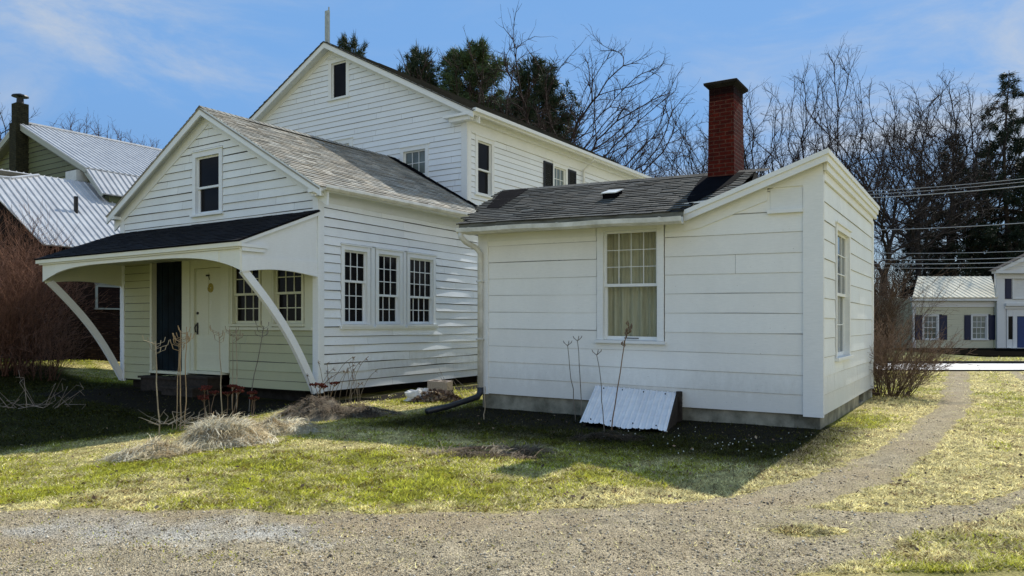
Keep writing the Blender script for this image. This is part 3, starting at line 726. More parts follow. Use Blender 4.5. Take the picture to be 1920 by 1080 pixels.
# ================================================================== SHED wing on the right
shd = empty('shed', (SX, SY, 0), -TS, 'low off-white shed with wide boards, one curtained window and an upswept right roof edge', 'shed')
KS = .012
SF = lambda s, z, d: (s, -d, z-KS*s)
SS = lambda s, z, d: (d, s, z)
SW, SD = 6.15, 6.2
PS = [M['paint_shed'], M['gap_soft']]
MS = lambda s: 4.02+.343*min(0, s)      # height of the mono-pitch soffit along the front
mb = MB()
def sext(z):
    if z <= 3.36: return (-SW+.18, -.22)
    return (max(-SW+.18, -(3.93-z)/.343+.0), -.22)
clap(mb, SF, .22, 3.86, .31, sext, [(-3.70, -2.45, 1.24, 3.28)], lip=.009, gap=.006, seed=41, warp=.006, tv=.03, joint=60)
mb.build('wall', PS, shd)
mb = MB(); clap(mb, SS, .22, 3.86, .30, lambda z: (.05, SD-.02), [(1.20, 2.80, 1.0, 3.27)], lip=.013, gap=.009, seed=42, warp=.003, tv=.03, joint=4)
mb.build('wall', [M['paint_cottage'], M['gap_soft']], shd)
mb = MB(); clap(mb, lambda s, z, d: (-SW-d, s, z+KS*SW), .22, 3.4, .31, lambda z: (0, SD), [], lip=.011, gap=.007, seed=43, seg=3)
mb.quad((-SW, SD, 0), (0, SD, 0), (0, SD, 4), (-SW, SD, 3.4)); mb.build('wall', PS, shd)
mb = MB()
mb.tbox(SF, -.255, .034, .20, 3.84, -.02, .036); mb.tbox(SS, .0, .055, .20, 3.84, -.02, .034); mb.build('corner_board', M['trim_white'], shd)
mb = MB(); mb.tbox(SF, -SW-.03, -SW+.19, .20, 3.30, -.02, .036)
mb.build('corner_board', M['trim_white'], shd); mb = MB(); mb.tbox(SS, SD-.14, SD+.02, .20, 3.84, -.02, .034); mb.build('corner_board', M['trim_white'], shd)
mb = MB()
mb.tbox(SF, -SW-.02, -3.72, 3.10, 3.40, -.02, .024); mb.tbox(SF, -3.72, -2.43, 3.318, 3.40, -.02, .0235); mb.tbox(SF, -2.43, -2.12, 3.10, 3.40, -.02, .024)
poly = [(-2.12, 3.10), (-1.86, 3.14), (-.79, 3.51), (-.79, 3.78), (-2.12, 3.33)]
mb.prism(poly, -.032, .0, lambda p, q, e: (p, e, q-KS*p), 0, tint(.02))
mb.prism([(-.79, 3.70), (-.256, 3.70), (.03, 3.80), (.03, 4.04), (-.79, 3.78)], -.0335, .0, lambda p, q, e: (p, e, q-KS*p), 0, tint(.02))
mb.build('frieze_board', M['trim_white'], shd)
mb = MB(); mb.tbox(SF, -.74, -.262, 3.36, 3.67, -.01, .022); mb.tbox(SF, -.78, -.258, 3.30, 3.355, -.01, .065); mb.tbox(SF, -.735, -.725, 3.36, 3.67, .022, .027)
v = mb.build('vent_panel', M['trim_white'], shd)
# mono-pitch roof over the right bay
mb = MB()
zr = lambda s: 4.17+.340*(s-.10)
mb.prism([(-2.10, zr(-2.10)), (.115, zr(.115)), (.115, zr(.115)-.035), (-2.10, zr(-2.10)-.035)], -.21, SD+.12, lambda p, q, e: (p, e, q), 0, (.8, .8, .8))
mb.build('roof', M['shingle_grey'], shd)
mb = MB()
for y0, y1, t, b_, s1 in ((-.235, -.211, -.004, .07, .14), (-.21, -.18, .035, .17, .105), (-.18, -.036, .055, .075, .10), (-.18, -.11, .08, .15, .10)):
    mb.prism([(-2.10, zr(-2.10)-t), (s1, zr(s1)-t), (s1, zr(s1)-b_), (-2.10, zr(-2.10)-b_)], y0, y1, lambda p, q, e: (p, e, q), 0, tint(.025))
mb.prism([(-2.14, zr(-2.1)-.02), (-2.101, zr(-2.1)-.01), (-2.101, zr(-2.1)-.18), (-2.14, zr(-2.1)-.18)], -.225, -.037, lambda p, q, e: (p, e, q), 0, (.95, .95, .95))
mb.build('rake_trim', M['trim_white'], shd)
mb = MB(); zt = zr(.115)
mb.box(.117, .142, -.21, SD+.13, zt-.07, zt+.002, 0, tint(.02)); mb.box(.085, .1165, -.179, SD+.11, zt-.17, zt-.036, 0, tint(.02)); mb.box(.036, .0845, -.034, SD+.10, zt-.27, zt-.03, 0, tint(.02)); mb.box(-.02, .0355, .06, SD-.15, zt-.40, zt-.271, 0, tint(.02)); mb.build('eave_trim', M['trim_white'], shd)
mb = MB(); mb.add([SF(-2.3, 2.9, -.022), SF(-.02, 2.9, -.022), SF(-.02, 3.98, -.022), SF(-2.3, 3.3, -.022)], [(0, 1, 2, 3)]); mb.build('sheathing', M['trim_white'], shd)
# main roof, gutter side
R1 = .42; un = (1+R1*R1)**.5
ze = lambda s: 3.40-.021*(s+2.0)
mb = MB(); A = Vector((4.95, 0, -.104)).normalized()
def clipf(a, h):
    s = -6.95+a; y = -.40+h/un; z = ze(s)+R1*h/un
    if s < -6.36-.25*(y+.40): return False
    return s < -2.08 or z > zr(s)+.01
O1 = (-6.95, -.40, ze(-6.95))
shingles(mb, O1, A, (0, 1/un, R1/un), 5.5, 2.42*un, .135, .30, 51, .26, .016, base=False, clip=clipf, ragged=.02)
pl = lambda s, y, o=0: (s, y, ze(s)+R1*(y+.40)+o)
bs = [(-6.36, -.40), (-2.09, -.40), (-1.47, 1.75), (-1.47, 2.02), (-6.95, 2.02)]
mb.add([pl(s, y, -.004) for s, y in bs]+[pl(s, y, -.045) for s, y in bs], [(0, 1, 2, 3, 4), (9, 8, 7, 6, 5)]+[(i, 5+i, 5+(i+1) % 5, (i+1) % 5) for i in range(5)], 0, (.22, .22, .21))
rz = lambda s: ze(s)+R1*2.42
mb.add([(-6.95, 2.02, rz(-6.95)), (-1.47, 2.02, rz(-1.47)), (-1.47, SD+.2, rz(-1.47)-R1*(SD-1.8)), (-6.95, SD+.2, rz(-6.95)-R1*(SD-1.8))], [(0, 1, 2, 3)], 0, (.8, .8, .8))
mb.add([pl(-1.47, .8, -.5), pl(-1.47, 2.02, -.01), (-1.47, 4.2, 3.5)], [(0, 1, 2)], 0, (.5, .5, .5))
x = -6.9
while x < -1.5: mb.quad((x, 1.86, rz(x)-.05), (x+.29, 1.86, rz(x)-.055), (x+.29, 2.03, rz(x)+.02), (x, 2.03, rz(x)+.03), 0, tint(.2, .8)); x += .3
rf = mb.build('roof', M['shingle_grey'], shd)
mb = MB(); mb.add([pl(*p, .022) for p in ((-6.42, .62), (-6.05, .50), (-6.22, 2.02), (-6.93, 2.02))], [(0, 1, 2, 3)]); mb.build('flashing', M['membrane'], rf); mb = MB(); mb.add([pl(*p, .024) for p in ((-2.38, 1.82), (-2.34, 1.4), (-2.16, .25), (-1.99, -.12), (-1.66, 1.15), (-1.62, 1.9))], [(0, 1, 2, 3, 4, 5)])
mb.build('flashing', M['membrane'], rf)
mb = MB()
P = pl(-3.78, .80)
mb.add([pl(-3.90, .68, .02), pl(-3.64, .68, .02), pl(-3.64, .98, .02), pl(-3.90, .98, .02), pl(-3.90, .66, .12), pl(-3.64, .66, .12), pl(-3.64, .98, .075), pl(-3.90, .98, .075)], [(0, 1, 5, 4), (1, 2, 6, 5), (3, 0, 4, 7)], 1)
mb.add([pl(-3.92, .64, .118), pl(-3.62, .64, .118), pl(-3.62, 1.0, .078), pl(-3.92, 1.0, .078), pl(-3.92, .64, .135), pl(-3.62, .64, .135), pl(-3.62, 1.0, .095), pl(-3.92, 1.0, .095)], [(0, 1, 2, 3), (4, 5, 6, 7), (0, 1, 5, 4), (1, 2, 6, 5), (2, 3, 7, 6), (3, 0, 4, 7)], 0)
mb.build('roof_vent', [M['gutter'], M['membrane']], rf)
# chimney
def brick_box(mb, x0, x1, y0, y1, z0, z1, tx=0, col=(1, 1, 1)):
    P = lambda x, y, z: ((x-(x0+x1)/2)*(1+(tx if z == z0 else 0))+(x0+x1)/2, (y-(y0+y1)/2)*(1+(tx if z == z0 else 0))+(y0+y1)/2, z)
    u = 0
    for (a, b) in (((x0, y0), (x1, y0)), ((x1, y0), (x1, y1)), ((x1, y1), (x0, y1)), ((x0, y1), (x0, y0))):
        L = math.hypot(b[0]-a[0], b[1]-a[1])
        mb.quad(P(*a, z0), P(*b, z0), P(*b, z1), P(*a, z1), 0, col, [(u, z0), (u+L, z0), (u+L, z1), (u, z1)]); u += L+.07
    mb.quad(P(x0, y0, z1), P(x1, y0, z1), P(x1, y1, z1), P(x0, y1, z1), 0, col, [(0, 0), (.4, 0), (.4, .4), (0, .4)])
    mb.quad(P(x0, y0, z0), P(x1, y0, z0), P(x1, y1, z0), P(x0, y1, z0), 0, col, [(0, 0), (.4, 0), (.4, .4), (0, .4)])
mb = MB()
cx0, cx1, cy0, cy1 = -2.24, -1.785, 1.72, 2.36
brick_box(mb, cx0, cx1, cy0, cy1, 3.7, 5.70, .10)
brick_box(mb, cx0+.002, cx1-.002, cy0+.002, cy1-.002, 5.701, 5.80, 0, (.42, .38, .38))
brick_box(mb, cx0+.001, cx1-.001, cy0+.001, cy1-.001, 5.801, 5.93, 0, (.13, .12, .12))
ch = mb.build('chimney', M['brick_red'], rf)
mb = MB(); P = [(cx0-o, cy0-o, z, cx1+o, cy1+o) for o, z in ((.0, 5.931), (.075, 5.99), (.08, 6.03), (.03, 6.05))]
V = [q for x0_, y0_, z_, x1_, y1_ in P for q in ((x0_, y0_, z_), (x1_, y0_, z_), (x1_, y1_, z_), (x0_, y1_, z_))]
mb.add(V, [(0, 3, 2, 1), (12, 13, 14, 15)]+[(4*k+i_, 4*k+(i_+1) % 4, 4*k+4+(i_+1) % 4, 4*k+4+i_) for k in range(3) for i_ in range(4)])
mb.build('chimney_cap', M['dark_stone'], ch)
mb = MB(); mb.box(cx0-.055, cx1+.055, cy0-.055, cy1+.055, 3.75, 4.28); mb.build('chimney_flashing', M['membrane'], rf)
# gutter and downspout
mb = MB(); n = 14
sect = [(-.402, .0), (-.402, -.105), (-.46, -.115), (-.515, -.075), (-.522, .0), (-.508, .0), (-.50, -.065), (-.455, -.10), (-.415, -.095), (-.415, .0)]
V = []; k = len(sect)
for i in range(n+1):
    s = -6.36+(4.36)*i/n; dz = -.012*math.sin(i*1.1)
    V += [(s, y, ze(s)-.085+dz*.6+z) for y, z in sect]
Fq = [(i*k+j, i*k+(j+1) % k, (i+1)*k+(j+1) % k, (i+1)*k+j) for i in range(n) for j in range(k)]+[tuple(range(k))[::-1], tuple(range(n*k, n*k+k))]
mb.add(V, Fq)
for s in np.arange(-6.1, -2.1, .62): mb.box(s, s+.03, -.526, -.40, ze(s)-.092, ze(s)-.082, 0, (.6, .6, .58))
mb.build('gutter', M['gutter'], shd)
mb = MB(); mb.prism([(-6.37, ze(-6.37)-.008), (-2.0, ze(-2.0)-.008), (-2.0, ze(-2.0)-.15), (-6.37, ze(-6.37)-.15)], -.4015, -.385, lambda p, q, e: (p, e, q), 0, (1, 1, 1)); mb.build('edge_board', mat_simple('weathered grey board', (.20, .20, .165), (.07, .07, .055), 5, .9, .1, .3, stretch=(.4, 1, 3)), shd)
mb = MB(); mb.tbox(SF, -6.38, -2.1, 3.24, 3.34, .33, .384); mb.tbox(SF, -6.36, -2.1, 3.24, 3.26, .03, .33); mb.build('eave_trim', M['gutter'], shd)
mb = MB(); z0 = ze(-6.3)
mb.tube([(-6.29, -.455, z0-.17), (-6.29, -.455, z0-.25), (-6.25, -.36, z0-.34), (-6.13, -.15, z0-.45), (-6.10, -.085, z0-.55), (-6.10, -.085, .36)], .052, 10)
for z in (2.4, 1.3): mb.box(-6.165, -6.035, -.143, -.03, z, z+.03, 0, (.85, .85, .8))
dsp = mb.build('downspout', M['gutter'], shd, True)
mb = MB(); mb.tube([(-6.10, -.085, .40), (-6.10, -.085, .30), (-6.11, -.16, .22), (-6.16, -.5, .17), (-6.22, -1.0, .10), (-6.28, -1.5, .065)], [.062, .062, .06, .055, .055, .055], 10); mb.build('drain_hose', M['black_pipe'], dsp, True)
# windows
w = window(shd, SF, -3.57, -2.58, 1.29, 3.17, .115, 4, 3, 0, .50, mtrim=M['trim_white'], glass=M['glass_clear'], mun=.010)
mb = MB(); nn = 150
for i in range(nn):
    s0 = -3.57+.99*i/nn; s1 = -3.57+.99*(i+1)/nn
    dd = lambda s: -.185+.034*math.sin(s*46+2.2*math.sin(s*5))+.020*math.sin(s*21+1)
    c = .80+.14*math.sin(s0*52+.4)
    mb.quad(SF(s0, 1.30, dd(s0)), SF(s1, 1.30, dd(s1)), SF(s1, 3.18, dd(s1)*.85-.025), SF(s0, 3.18, dd(s0)*.85-.025))
mb.build('curtain', M['curtain'], w)
mb = MB(); mb.tube([SF(-3.2, 1.325, -.07), SF(-3.2, 1.325, -.045), SF(-2.95, 1.325, -.045), SF(-2.95, 1.325, -.07)], .008, 5); mb.build('sash_lift', M['iron'], w)
window(shd, SS, 1.32, 2.68, 1.05, 3.16, .10, 3, 3, 2, .5, mtrim=M['trim_white'], glass=M['glass_mirror'])
mb = MB(); mb.tbox(SF, -SW+.03, -.02, -.15, .218, -.4, -.03); mb.tbox(SS, .03, 4.3, -.15, .218, -.4, -.028); mb.tbox(SS, 5.0, SD, -.15, .218, -.4, -.028); mb.tbox(SS, 4.3, 5.0, -.15, .03, -.4, -.028)
fo = mb.build('foundation', M['foundation'], shd)
mb = MB(); mb.tbox(SS, 4.3, 5.0, .03, .218, -.2, -.12); mb.build('vent_opening', M['dark_stone'], fo)

# corrugated cellar door leaning on the shed
cel = empty('cellar_door', (*loc2w(SX, SY, TS, -2.9, 0), 0), -TS, 'white corrugated metal cellar hatch sloping against the shed below the curtained window', 'cellar hatch')
TL, TR, BR_, BL_ = Vector((-.80, -.05, .53)), Vector((.66, -.05, .47)), Vector((1.02, -1.50, .03)), Vector((-.50, -1.28, .035))
mb = MB(); n = 160; V = []
for i in range(n+1):
    t = i/n; ph = (t*15) % 1; h = .016*max(0, 1-abs(ph-.5)/.2)**.7 if abs(ph-.5) < .2 else 0
    h += .003 if .03 < ph < .12 or .88 < ph < .97 else 0
    w_ = .012*math.sin(t*9)+.006*math.sin(t*31)
    V += [BL_.lerp(BR_, t)+Vector((0, w_*2, h+w_)), BL_.lerp(BR_, t).lerp(TL.lerp(TR, t), .5)+Vector((0, 0, h-.012*math.sin(t*3.1))), TL.lerp(TR, t)+Vector((0, 0, h))]
Fq = [q for i in range(n) for q in ((3*i, 3*i+3, 3*i+4, 3*i+1), (3*i+1, 3*i+4, 3*i+5, 3*i+2))]
mb.add(V, Fq); lid = mb.build('lid', M['white_metal'], cel)
for t in (.12, .36, .62, .88):
    for u in (.1, .93):
        mb = MB(); p = BL_.lerp(BR_, t).lerp(TL.lerp(TR, t), u); mb.tube([p+Vector((0, 0, .0)), p+Vector((0, -.005, .022))], [.011, .009], 6); mb.build('roofing_nail', M['iron'], lid)
mb = MB(); dz = Vector((0, 0, .02))
def slab(a, b, th):
    a, b = Vector(a), Vector(b); o = Vector((th, 0, 0)); P = [a-dz, b-dz, Vector((b.x, b.y, -.05)), Vector((a.x, a.y, -.05))]; mb.add(P+[p-o for p in P], [(0, 1, 2, 3), (7, 6, 5, 4)]+[(k, 4+k, 4+(k+1) % 4, (k+1) % 4) for k in range(4)])
slab(BR_+Vector((-.03, .05, 0)), TR+Vector((.04, 0, 0)), .05); slab(BL_+Vector((.08, .05, 0)), TL+Vector((.07, 0, 0)), .05)
mb.box(.68, .76, -.12, -.035, -.05, .50)
mb.build('side_frame', M['dark_wood'], cel)

# ================================================================== GREEN HOUSE at the far left
NXo, NYo = -20.27, 32
grn = empty('green_house', (NXo, NYo, 0), -TH, 'olive green sided house with gambrel metal roof and tall chimney at the left', 'house')
GP = [M['paint_green'], M['gap']]
mb = MB()
def gext(z):
    if z < 6.45: return (-6.4, 6.4)
    if z < 7.48: w = 6.4-(z-6.45)*1.04/1.03; return (-w, w)
    w = 5.36*(9.86-z)/2.40; return (-max(w, .02), max(w, .02))
clap(mb, F_, .3, 9.8, .21, gext, [], lip=.022, gap=.02, seed=61, seg=4, tv=.08)
mb.build('wall', GP, grn)
mb = MB(); mb.quad((6.4, 0, 0), (6.4, 9, 0), (6.4, 9, 6.4), (6.4, 0, 6.4)); mb.build('wall', M['paint_green'], grn); mb = MB(); mb.quad((-6.4, 0, 0), (-6.4, 9, 0), (-6.4, 9, 6.4), (-6.4, 0, 6.4)); mb.build('wall', M['paint_green'], grn)
mb = MB()
up1 = (-5.45, 0, 2.50); n1 = (2.50, 0, 5.45)
for sg in (1, -1):
    U1 = Vector((-sg*5.45, 0, 2.50)).normalized(); N1 = Vector((sg*2.5, 0, 5.45)).normalized()
    ribbed(mb, [(sg*5.48, -.35, 7.46), (sg*5.48, 11, 7.46), (0, 11, 9.97), (0, -.35, 9.97)], U1, N1, .23, .03, .035, .05, 0, (.8, .8, .8))
    U2 = Vector((-sg*1.12, 0, 1.06)).normalized(); N2 = Vector((sg*1.06, 0, 1.12)).normalized()
    ribbed(mb, [(sg*6.58, -.35, 6.40), (sg*6.58, 11, 6.40), (sg*5.44, 11, 7.44), (sg*5.44, -.35, 7.44)], U2, N2, .23, .03, .035, .05, 0, (.8, .8, .8))
mb.tube([(0, -.38, 9.99), (0, 11, 9.99)], .07, 6)
groof = mb.build('roof', M['metal_roof'], grn)
mb = MB()
for sg in (1, -1):
    mb.prism([(sg*0, 9.92), (sg*5.48, 7.42), (sg*5.48, 7.22), (0, 9.70)], -.34, -.30, lambda p, q, e: (p, e, q), 0, tint(.05))
    mb.prism([(sg*5.44, 7.40), (sg*6.60, 6.36), (sg*6.45, 6.28), (sg*5.32, 7.24)], -.34, -.299, lambda p, q, e: (p, e, q), 0, tint(.05))
    mb.prism([(0, 9.69), (sg*5.45, 7.2), (sg*5.45, 7.17), (0, 9.66)], -.299, .0, lambda p, q, e: (p, e, q), 0, (.5, .5, .5))
mb.build('rake_trim', M['green_trim'], grn)
mb = MB(); brick_box(mb, -.28, .30, -.50, .08, 0, 9.9, 0); brick_box(mb, -.22, .24, -.44, .02, 9.901, 10.72, 0, (.9, .9, .9)); chm = mb.build('chimney', M['brick_olive'], grn)
mb = MB(); mb.tube([(.01, -.21, 10.72), (.01, -.21, 10.95)], [.14, .13], 10); mb.tube([(.01, -.21, 11.02), (.01, -.21, 11.07), (.01, -.21, 11.16)], [.32, .30, .03], 14); mb.tube([(.1, -.21, 10.9), (.1, -.21, 11.05)], .015, 4); mb.tube([(-.1, -.21, 10.9), (-.1, -.21, 11.05)], .015, 4)
mb.build('chimney_cowl', M['iron'], chm)
mb = MB(); mb.box(4.15, 4.95, -.45, -.03, 7.02, 7.42, 0, (1, 1, 1)); mb.build('air_conditioner', M['ac'], grn)
# lower extension with a ribbed metal roof
ox, oy = 4.32, -1.94
E3 = lambda x, y, z: (x+ox, y+oy, z)
mb = MB(); pz = lambda x: 6.94-.73*(x-.95)
U = Vector((-1, 0, .73)); Nn = Vector((.73, 0, 1))
ribbed(mb, [E3(x, y, pz(x)) for x, y in ((4.85, -1.65), (4.85, 2.4), (1.0, 2.4), (1.0, .0), (1.45, -1.1), (1.55, -2.2))], U, Nn, .23, .032, .035, .04, 0, (.75, .75, .76))
ribbed(mb, [E3(x, y, 13.88*.5-.73*(.95-x)) for x, y in ((-2.6, -2.2), (-2.6, 2.4), (.95, 2.4), (.95, -2.2))], Vector((1, 0, .73)), Vector((-.73, 0, 1)), .23, .032, .035, .04, 0, (.75, .75, .76))
mb.tube([E3(1.0, .0, pz(1.0)+.02), E3(1.45, -1.1, pz(1.45)+.02)], .06, 5); mb.tube([E3(1.45, -1.1, pz(1.45)+.02), E3(1.55, -2.2, pz(1.55)+.02)], .06, 5)
er = mb.build('roof', M['metal_roof'], grn)
mb = MB(); mb.tube([E3(2.95, .3, pz(2.95)-.05), E3(2.95, .3, pz(2.95)+.55)], .07, 8); mb.build('vent_pipe', M['iron'], er)
mb = MB()
for (a, b, z1) in (((4.62, -1.45), (4.62, 2.3), 4.2), ((-2.4, -1.9), (4.62, -1.45), 4.2)):
    L = math.hypot(b[0]-a[0], b[1]-a[1]); mb.quad(E3(*a, 0), E3(*b, 0), E3(*b, z1), E3(*a, z1), 0, (1, 1, 1), [(0, 0), (L, 0), (L, z1), (0, z1)])
mb.add([E3(-2.4, -1.9, 4.2), E3(4.62, -1.45, 4.2), E3(1.1, -1.68, 6.7)], [(0, 1, 2)], 0, (.5, .5, .5), [(0, 0), (7, 0), (3.5, 2.5)])
mb.build('brick_wall', M['brick_brown'], grn)
TE = lambda s, z, d: E3(4.62+d, s, z)
window(grn, TE, .15, 1.55, 2.15, 2.85, .08, 1, 1, 1, .42, mtrim=M['green_trim'], glass=M['glass_blue'])

# ================================================================== FAR HOUSE across the road
FY = 50
far = empty('far_house', (31.4, FY, 0), 0, 'cream and white house with blue shutters and blue door across the road', 'house')
FF = lambda s, z, d: (s, -d, z)
mb = MB(); clap(mb, FF, .0, 3.15, .16, lambda z: (-5.25, -.05), [(-4.70, -3.40, .55, 2.25), (-1.55, -.25, .55, 2.25)], lip=.015, gap=.02, seed=71, seg=6, tv=.02)
mb.quad((-5.3, 0, 0), (-5.3, 8, 0), (-5.3, 8, 4), (-5.3, 0, 3.2)); mb.build('wall', [M['paint_far'], M['paint_far']], far)
mb = MB(); mb.tbox(FF, -5.33, -5.13, 0, 3.1, -.02, .05); mb.tbox(FF, -5.4, -.02, 2.72, 3.12, -.02, .07); mb.tbox(FF, -5.5, -.02, 3.12, 3.34, -.02, .36); mb.build('frieze_board', M['far_trim'], far)
mb = MB(); U = Vector((0, 4.4, 1.62)); Nn = Vector((0, -1.62, 4.4))
ribbed(mb, [(-5.55, -.42, 3.34), (-.02, -.42, 3.34), (2.3, 4.0, 4.96), (-2.85, 4.0, 4.96)], U, Nn, .36, .05, .04, .06, 0, (.70, .68, .66)); mb.build('roof', M['cream_metal'], far)
def far_window(s0, s1, z0, z1, glass, shut=True, sw=.5, **k):
    window(far, FF, s0, s1, z0, z1, .11, k.get('cols', 3), 2, 2, .5, mtrim=M['far_trim'], glass=glass, mun=.03)
    for a in ((s0-.13-sw, s1+.13) if shut else ()):
        mb = MB(); mb.tbox(FF, a, a+sw, z0-.04, z1+.06, .016, .05, 0, (1, 1, 1)); mb.tbox(FF, a+.06, a+sw-.06, z0+.05, (z0+z1)/2-.05, .05, .06, 0, (1, 1, 1)); mb.tbox(FF, a+.06, a+sw-.06, (z0+z1)/2+.05, z1-.05, .05, .06, 0, (1, 1, 1))
        mb.build('shutter', M['navy'], far)
far_window(-4.58, -3.72, .62, 2.14, M['glass_mirror']); far_window(-1.42, -.52, .62, 2.14, M['glass_grey'], sw=.42)
# main block with its pediment
mw = 6.4
mb = MB(); clap(mb, lambda s, z, d: (s, -.25-d, z), 0, 4.9, .16, lambda z: (.12, mw), [(1.0, 2.1, 3.2, 4.7), (.6, 3.4, 0, 2.7)], lip=.012, gap=.02, seed=72, seg=6, tv=.02)
mb.quad((.02, -.25, 0), (1.5, 2.4, 0), (1.5, 2.4, 5.1), (.02, -.25, 5.1)); mb.add([(.0, -.22, 5.0), (mw, -.22, 5.0), (mw/2, -.22, 6.6)], [(0, 1, 2)]); mb.quad((0, -.2, 0), (mw, -.2, 0), (mw, -.2, 5), (0, -.2, 5)); mb.build('wall', [M['far_trim'], M['far_trim']], far)
FM = lambda s, z, d: (s, -.25-d, z)
mb = MB(); mb.tbox(FM, -.02, .46, 0, 4.55, -.05, .08); mb.tbox(FM, -.08, mw, 4.55, 4.88, -.05, .11); mb.tbox(FM, -.3, mw+.2, 4.88, 5.05, -.05, .42); mb.tbox(FM, .46, mw, 2.78, 2.95, -.05, .25); mb.tbox(FM, .46, mw, 2.60, 2.775, -.05, .12)
mb.prism([(-.35, 5.05), (mw/2, 6.75), (mw+.3, 5.05), (mw-.3, 5.055), (mw/2, 6.45), (.15, 5.055)], .10, .66, lambda p, q, e: (p, -e, q), 0); mb.build('pediment_trim', M['far_trim'], far)
mb = MB(); mb.prism([(-.42, 5.06), (mw/2, 6.83), (mw+.4, 5.06), (mw/2, 6.76)], .0, .70, lambda p, q, e: (p, -e, q), 0); mb.build('roof', M['shingle_black'], far)
w = window(far, FM, 1.12, 1.98, 3.28, 4.62, .11, 3, 2, 2, .5, mtrim=M['far_trim'], glass=M['glass_dark'], mun=.03)
for a in (.52, 2.12):
    mb = MB(); mb.tbox(FM, a, a+.42, 3.24, 4.66, .02, .05, 0, (1, 1, 1)); mb.tbox(FM, a+.06, a+.36, 3.32, 3.9, .05, .06, 0, (1, 1, 1)); mb.tbox(FM, a+.06, a+.36, 4.0, 4.58, .05, .06, 0, (1, 1, 1)); mb.build('shutter', M['navy'], far)
mb = MB(); mb.tbox(FM, .62, .72, 0, 2.58, -.05, .05); mb.tbox(FM, 1.02, 1.28, .05, 2.58, -.05, .06); mb.tbox(FM, 2.32, 2.55, .05, 2.58, -.05, .06); mb.tbox(FM, .72, 2.55, 2.12, 2.58, -.05, .055); mb.tbox(FM, .6, 2.8, 0, .08, -.05, .5); mb.tbox(FM, .72, 1.02, .08, .62, -.05, .03); mb.build('door_frame', M['far_trim'], far)
mb = MB(); mb.tbox(FM, .74, 1.0, .62, 2.10, -.05, .02); mb.build('sidelight', M['glass_dark'], far)
mb = MB(); mb.tbox(FM, 1.29, 2.31, .09, 2.11, -.05, .01, 0, (1, 1, 1))
for a in (1.36, 1.84):
    for z0, z1 in ((.2, .85), (1.0, 1.95)): mb.tbox(FM, a, a+.4, z0, z1, .01, .03, 0, (1, 1, 1))
d = mb.build('door', M['blue_door'], far)
mb = MB(); mb.tube([FM(2.24, 1.05, .01), FM(2.24, 1.05, .08)], .035, 8); mb.build('handle', M['iron'], d)

# ================================================================== VEGETATION
def seg_mesh(name, segs, cols, mat):
    """all the branch segments of ONE tree as tapered prisms"""
    P0 = np.array([s[0] for s in segs], float); P1 = np.array([s[1] for s in segs], float)
    R0 = np.array([s[2] for s in segs]); R1 = np.array([s[3] for s in segs]); cols = np.asarray(cols, float)
    D = P1-P0; D /= np.maximum(np.linalg.norm(D, axis=1, keepdims=True), 1e-6); P1 = P1+D*(R1*.35)[:, None]
    ref = np.where(np.abs(D[:, 2:3]) > .9, np.array([[1., .2, 0]]), np.array([[0., 0, 1]]))
    Xa = np.cross(D, ref); Xa /= np.linalg.norm(Xa, axis=1, keepdims=True); Ya = np.cross(D, Xa)
    Vs, Fs, Cs, off = [], [], [], 0
    for sel, n in ((R0 > .05, 7), ((R0 <= .05) & (R0 > .018), 4), (R0 <= .018, 3)):
        k = int(sel.sum())
        if not k: continue
        ang = np.arange(n)*2*np.pi/n; ca, sa = np.cos(ang)[None, :, None], np.sin(ang)[None, :, None]
        ring = Xa[sel][:, None]*ca+Ya[sel][:, None]*sa
        V = np.concatenate([P0[sel][:, None]+ring*R0[sel][:, None, None], P1[sel][:, None]+ring*R1[sel][:, None, None]], 1)
        b = off+np.arange(k)[:, None]*2*n; j = np.arange(n)[None]; j2 = (j+1) % n
        Fs.append(np.stack([b+j, b+j2, b+n+j2, b+n+j], -1).reshape(-1, 4)); Vs.append(V.reshape(-1, 3)); off += k*2*n
        Cs.append(np.repeat(cols[sel], 2*n, 0))
    return make_mesh(name, np.concatenate(Vs), np.concatenate(Fs), [mat], None, np.concatenate(Cs))

def rvec(rg): return Vector((rg.gauss(0, 1), rg.gauss(0, 1), rg.gauss(0, 1))).normalized()
def off_dir(d, ang, rg):
    x = d.cross(rvec(rg)).normalized(); return (d*math.cos(ang)+x*math.sin(ang)).normalized()

def branch(p, d, L, r, lev, out, rg, S, rmin=.014):
    n = max(3, min(9, int(L/S['step'][min(lev, len(S['step'])-1)]))); st = L/n; kids = S['kids'][min(lev, len(S['kids'])-1)]
    for i in range(n):
        d = (d+rvec(rg)*S['wig']+Vector((0, 0, 1))*S['trop'][min(lev, len(S['trop'])-1)]).normalized()
        q = p+d*st; ra = max(rmin, r*(1-.72*i/n)); rb = max(rmin*.8, r*(1-.72*(i+1)/n)); out.append((p[:], q[:], ra, rb, lev))
        p = q
        if lev < S['levels'] and (i+1)/n > S['bare'][min(lev, len(S['bare'])-1)]:
            m = int(kids)+(rg.random() < kids-int(kids))
            for _ in range(m):
                a = R(rg.uniform(*S['ang'])); cl = L*rg.uniform(*S['len'])*(1-.45*i/n)
                branch(p, off_dir(d, a, rg), cl, ra*rg.uniform(.46, .66), lev+1, out, rg, S, rmin)
    if lev < S['levels']:
        for _ in range(2): branch(p, off_dir(d, R(rg.uniform(12, 30)), rg), L*rg.uniform(.38, .55), rb*.9, lev+1, out, rg, S, rmin)

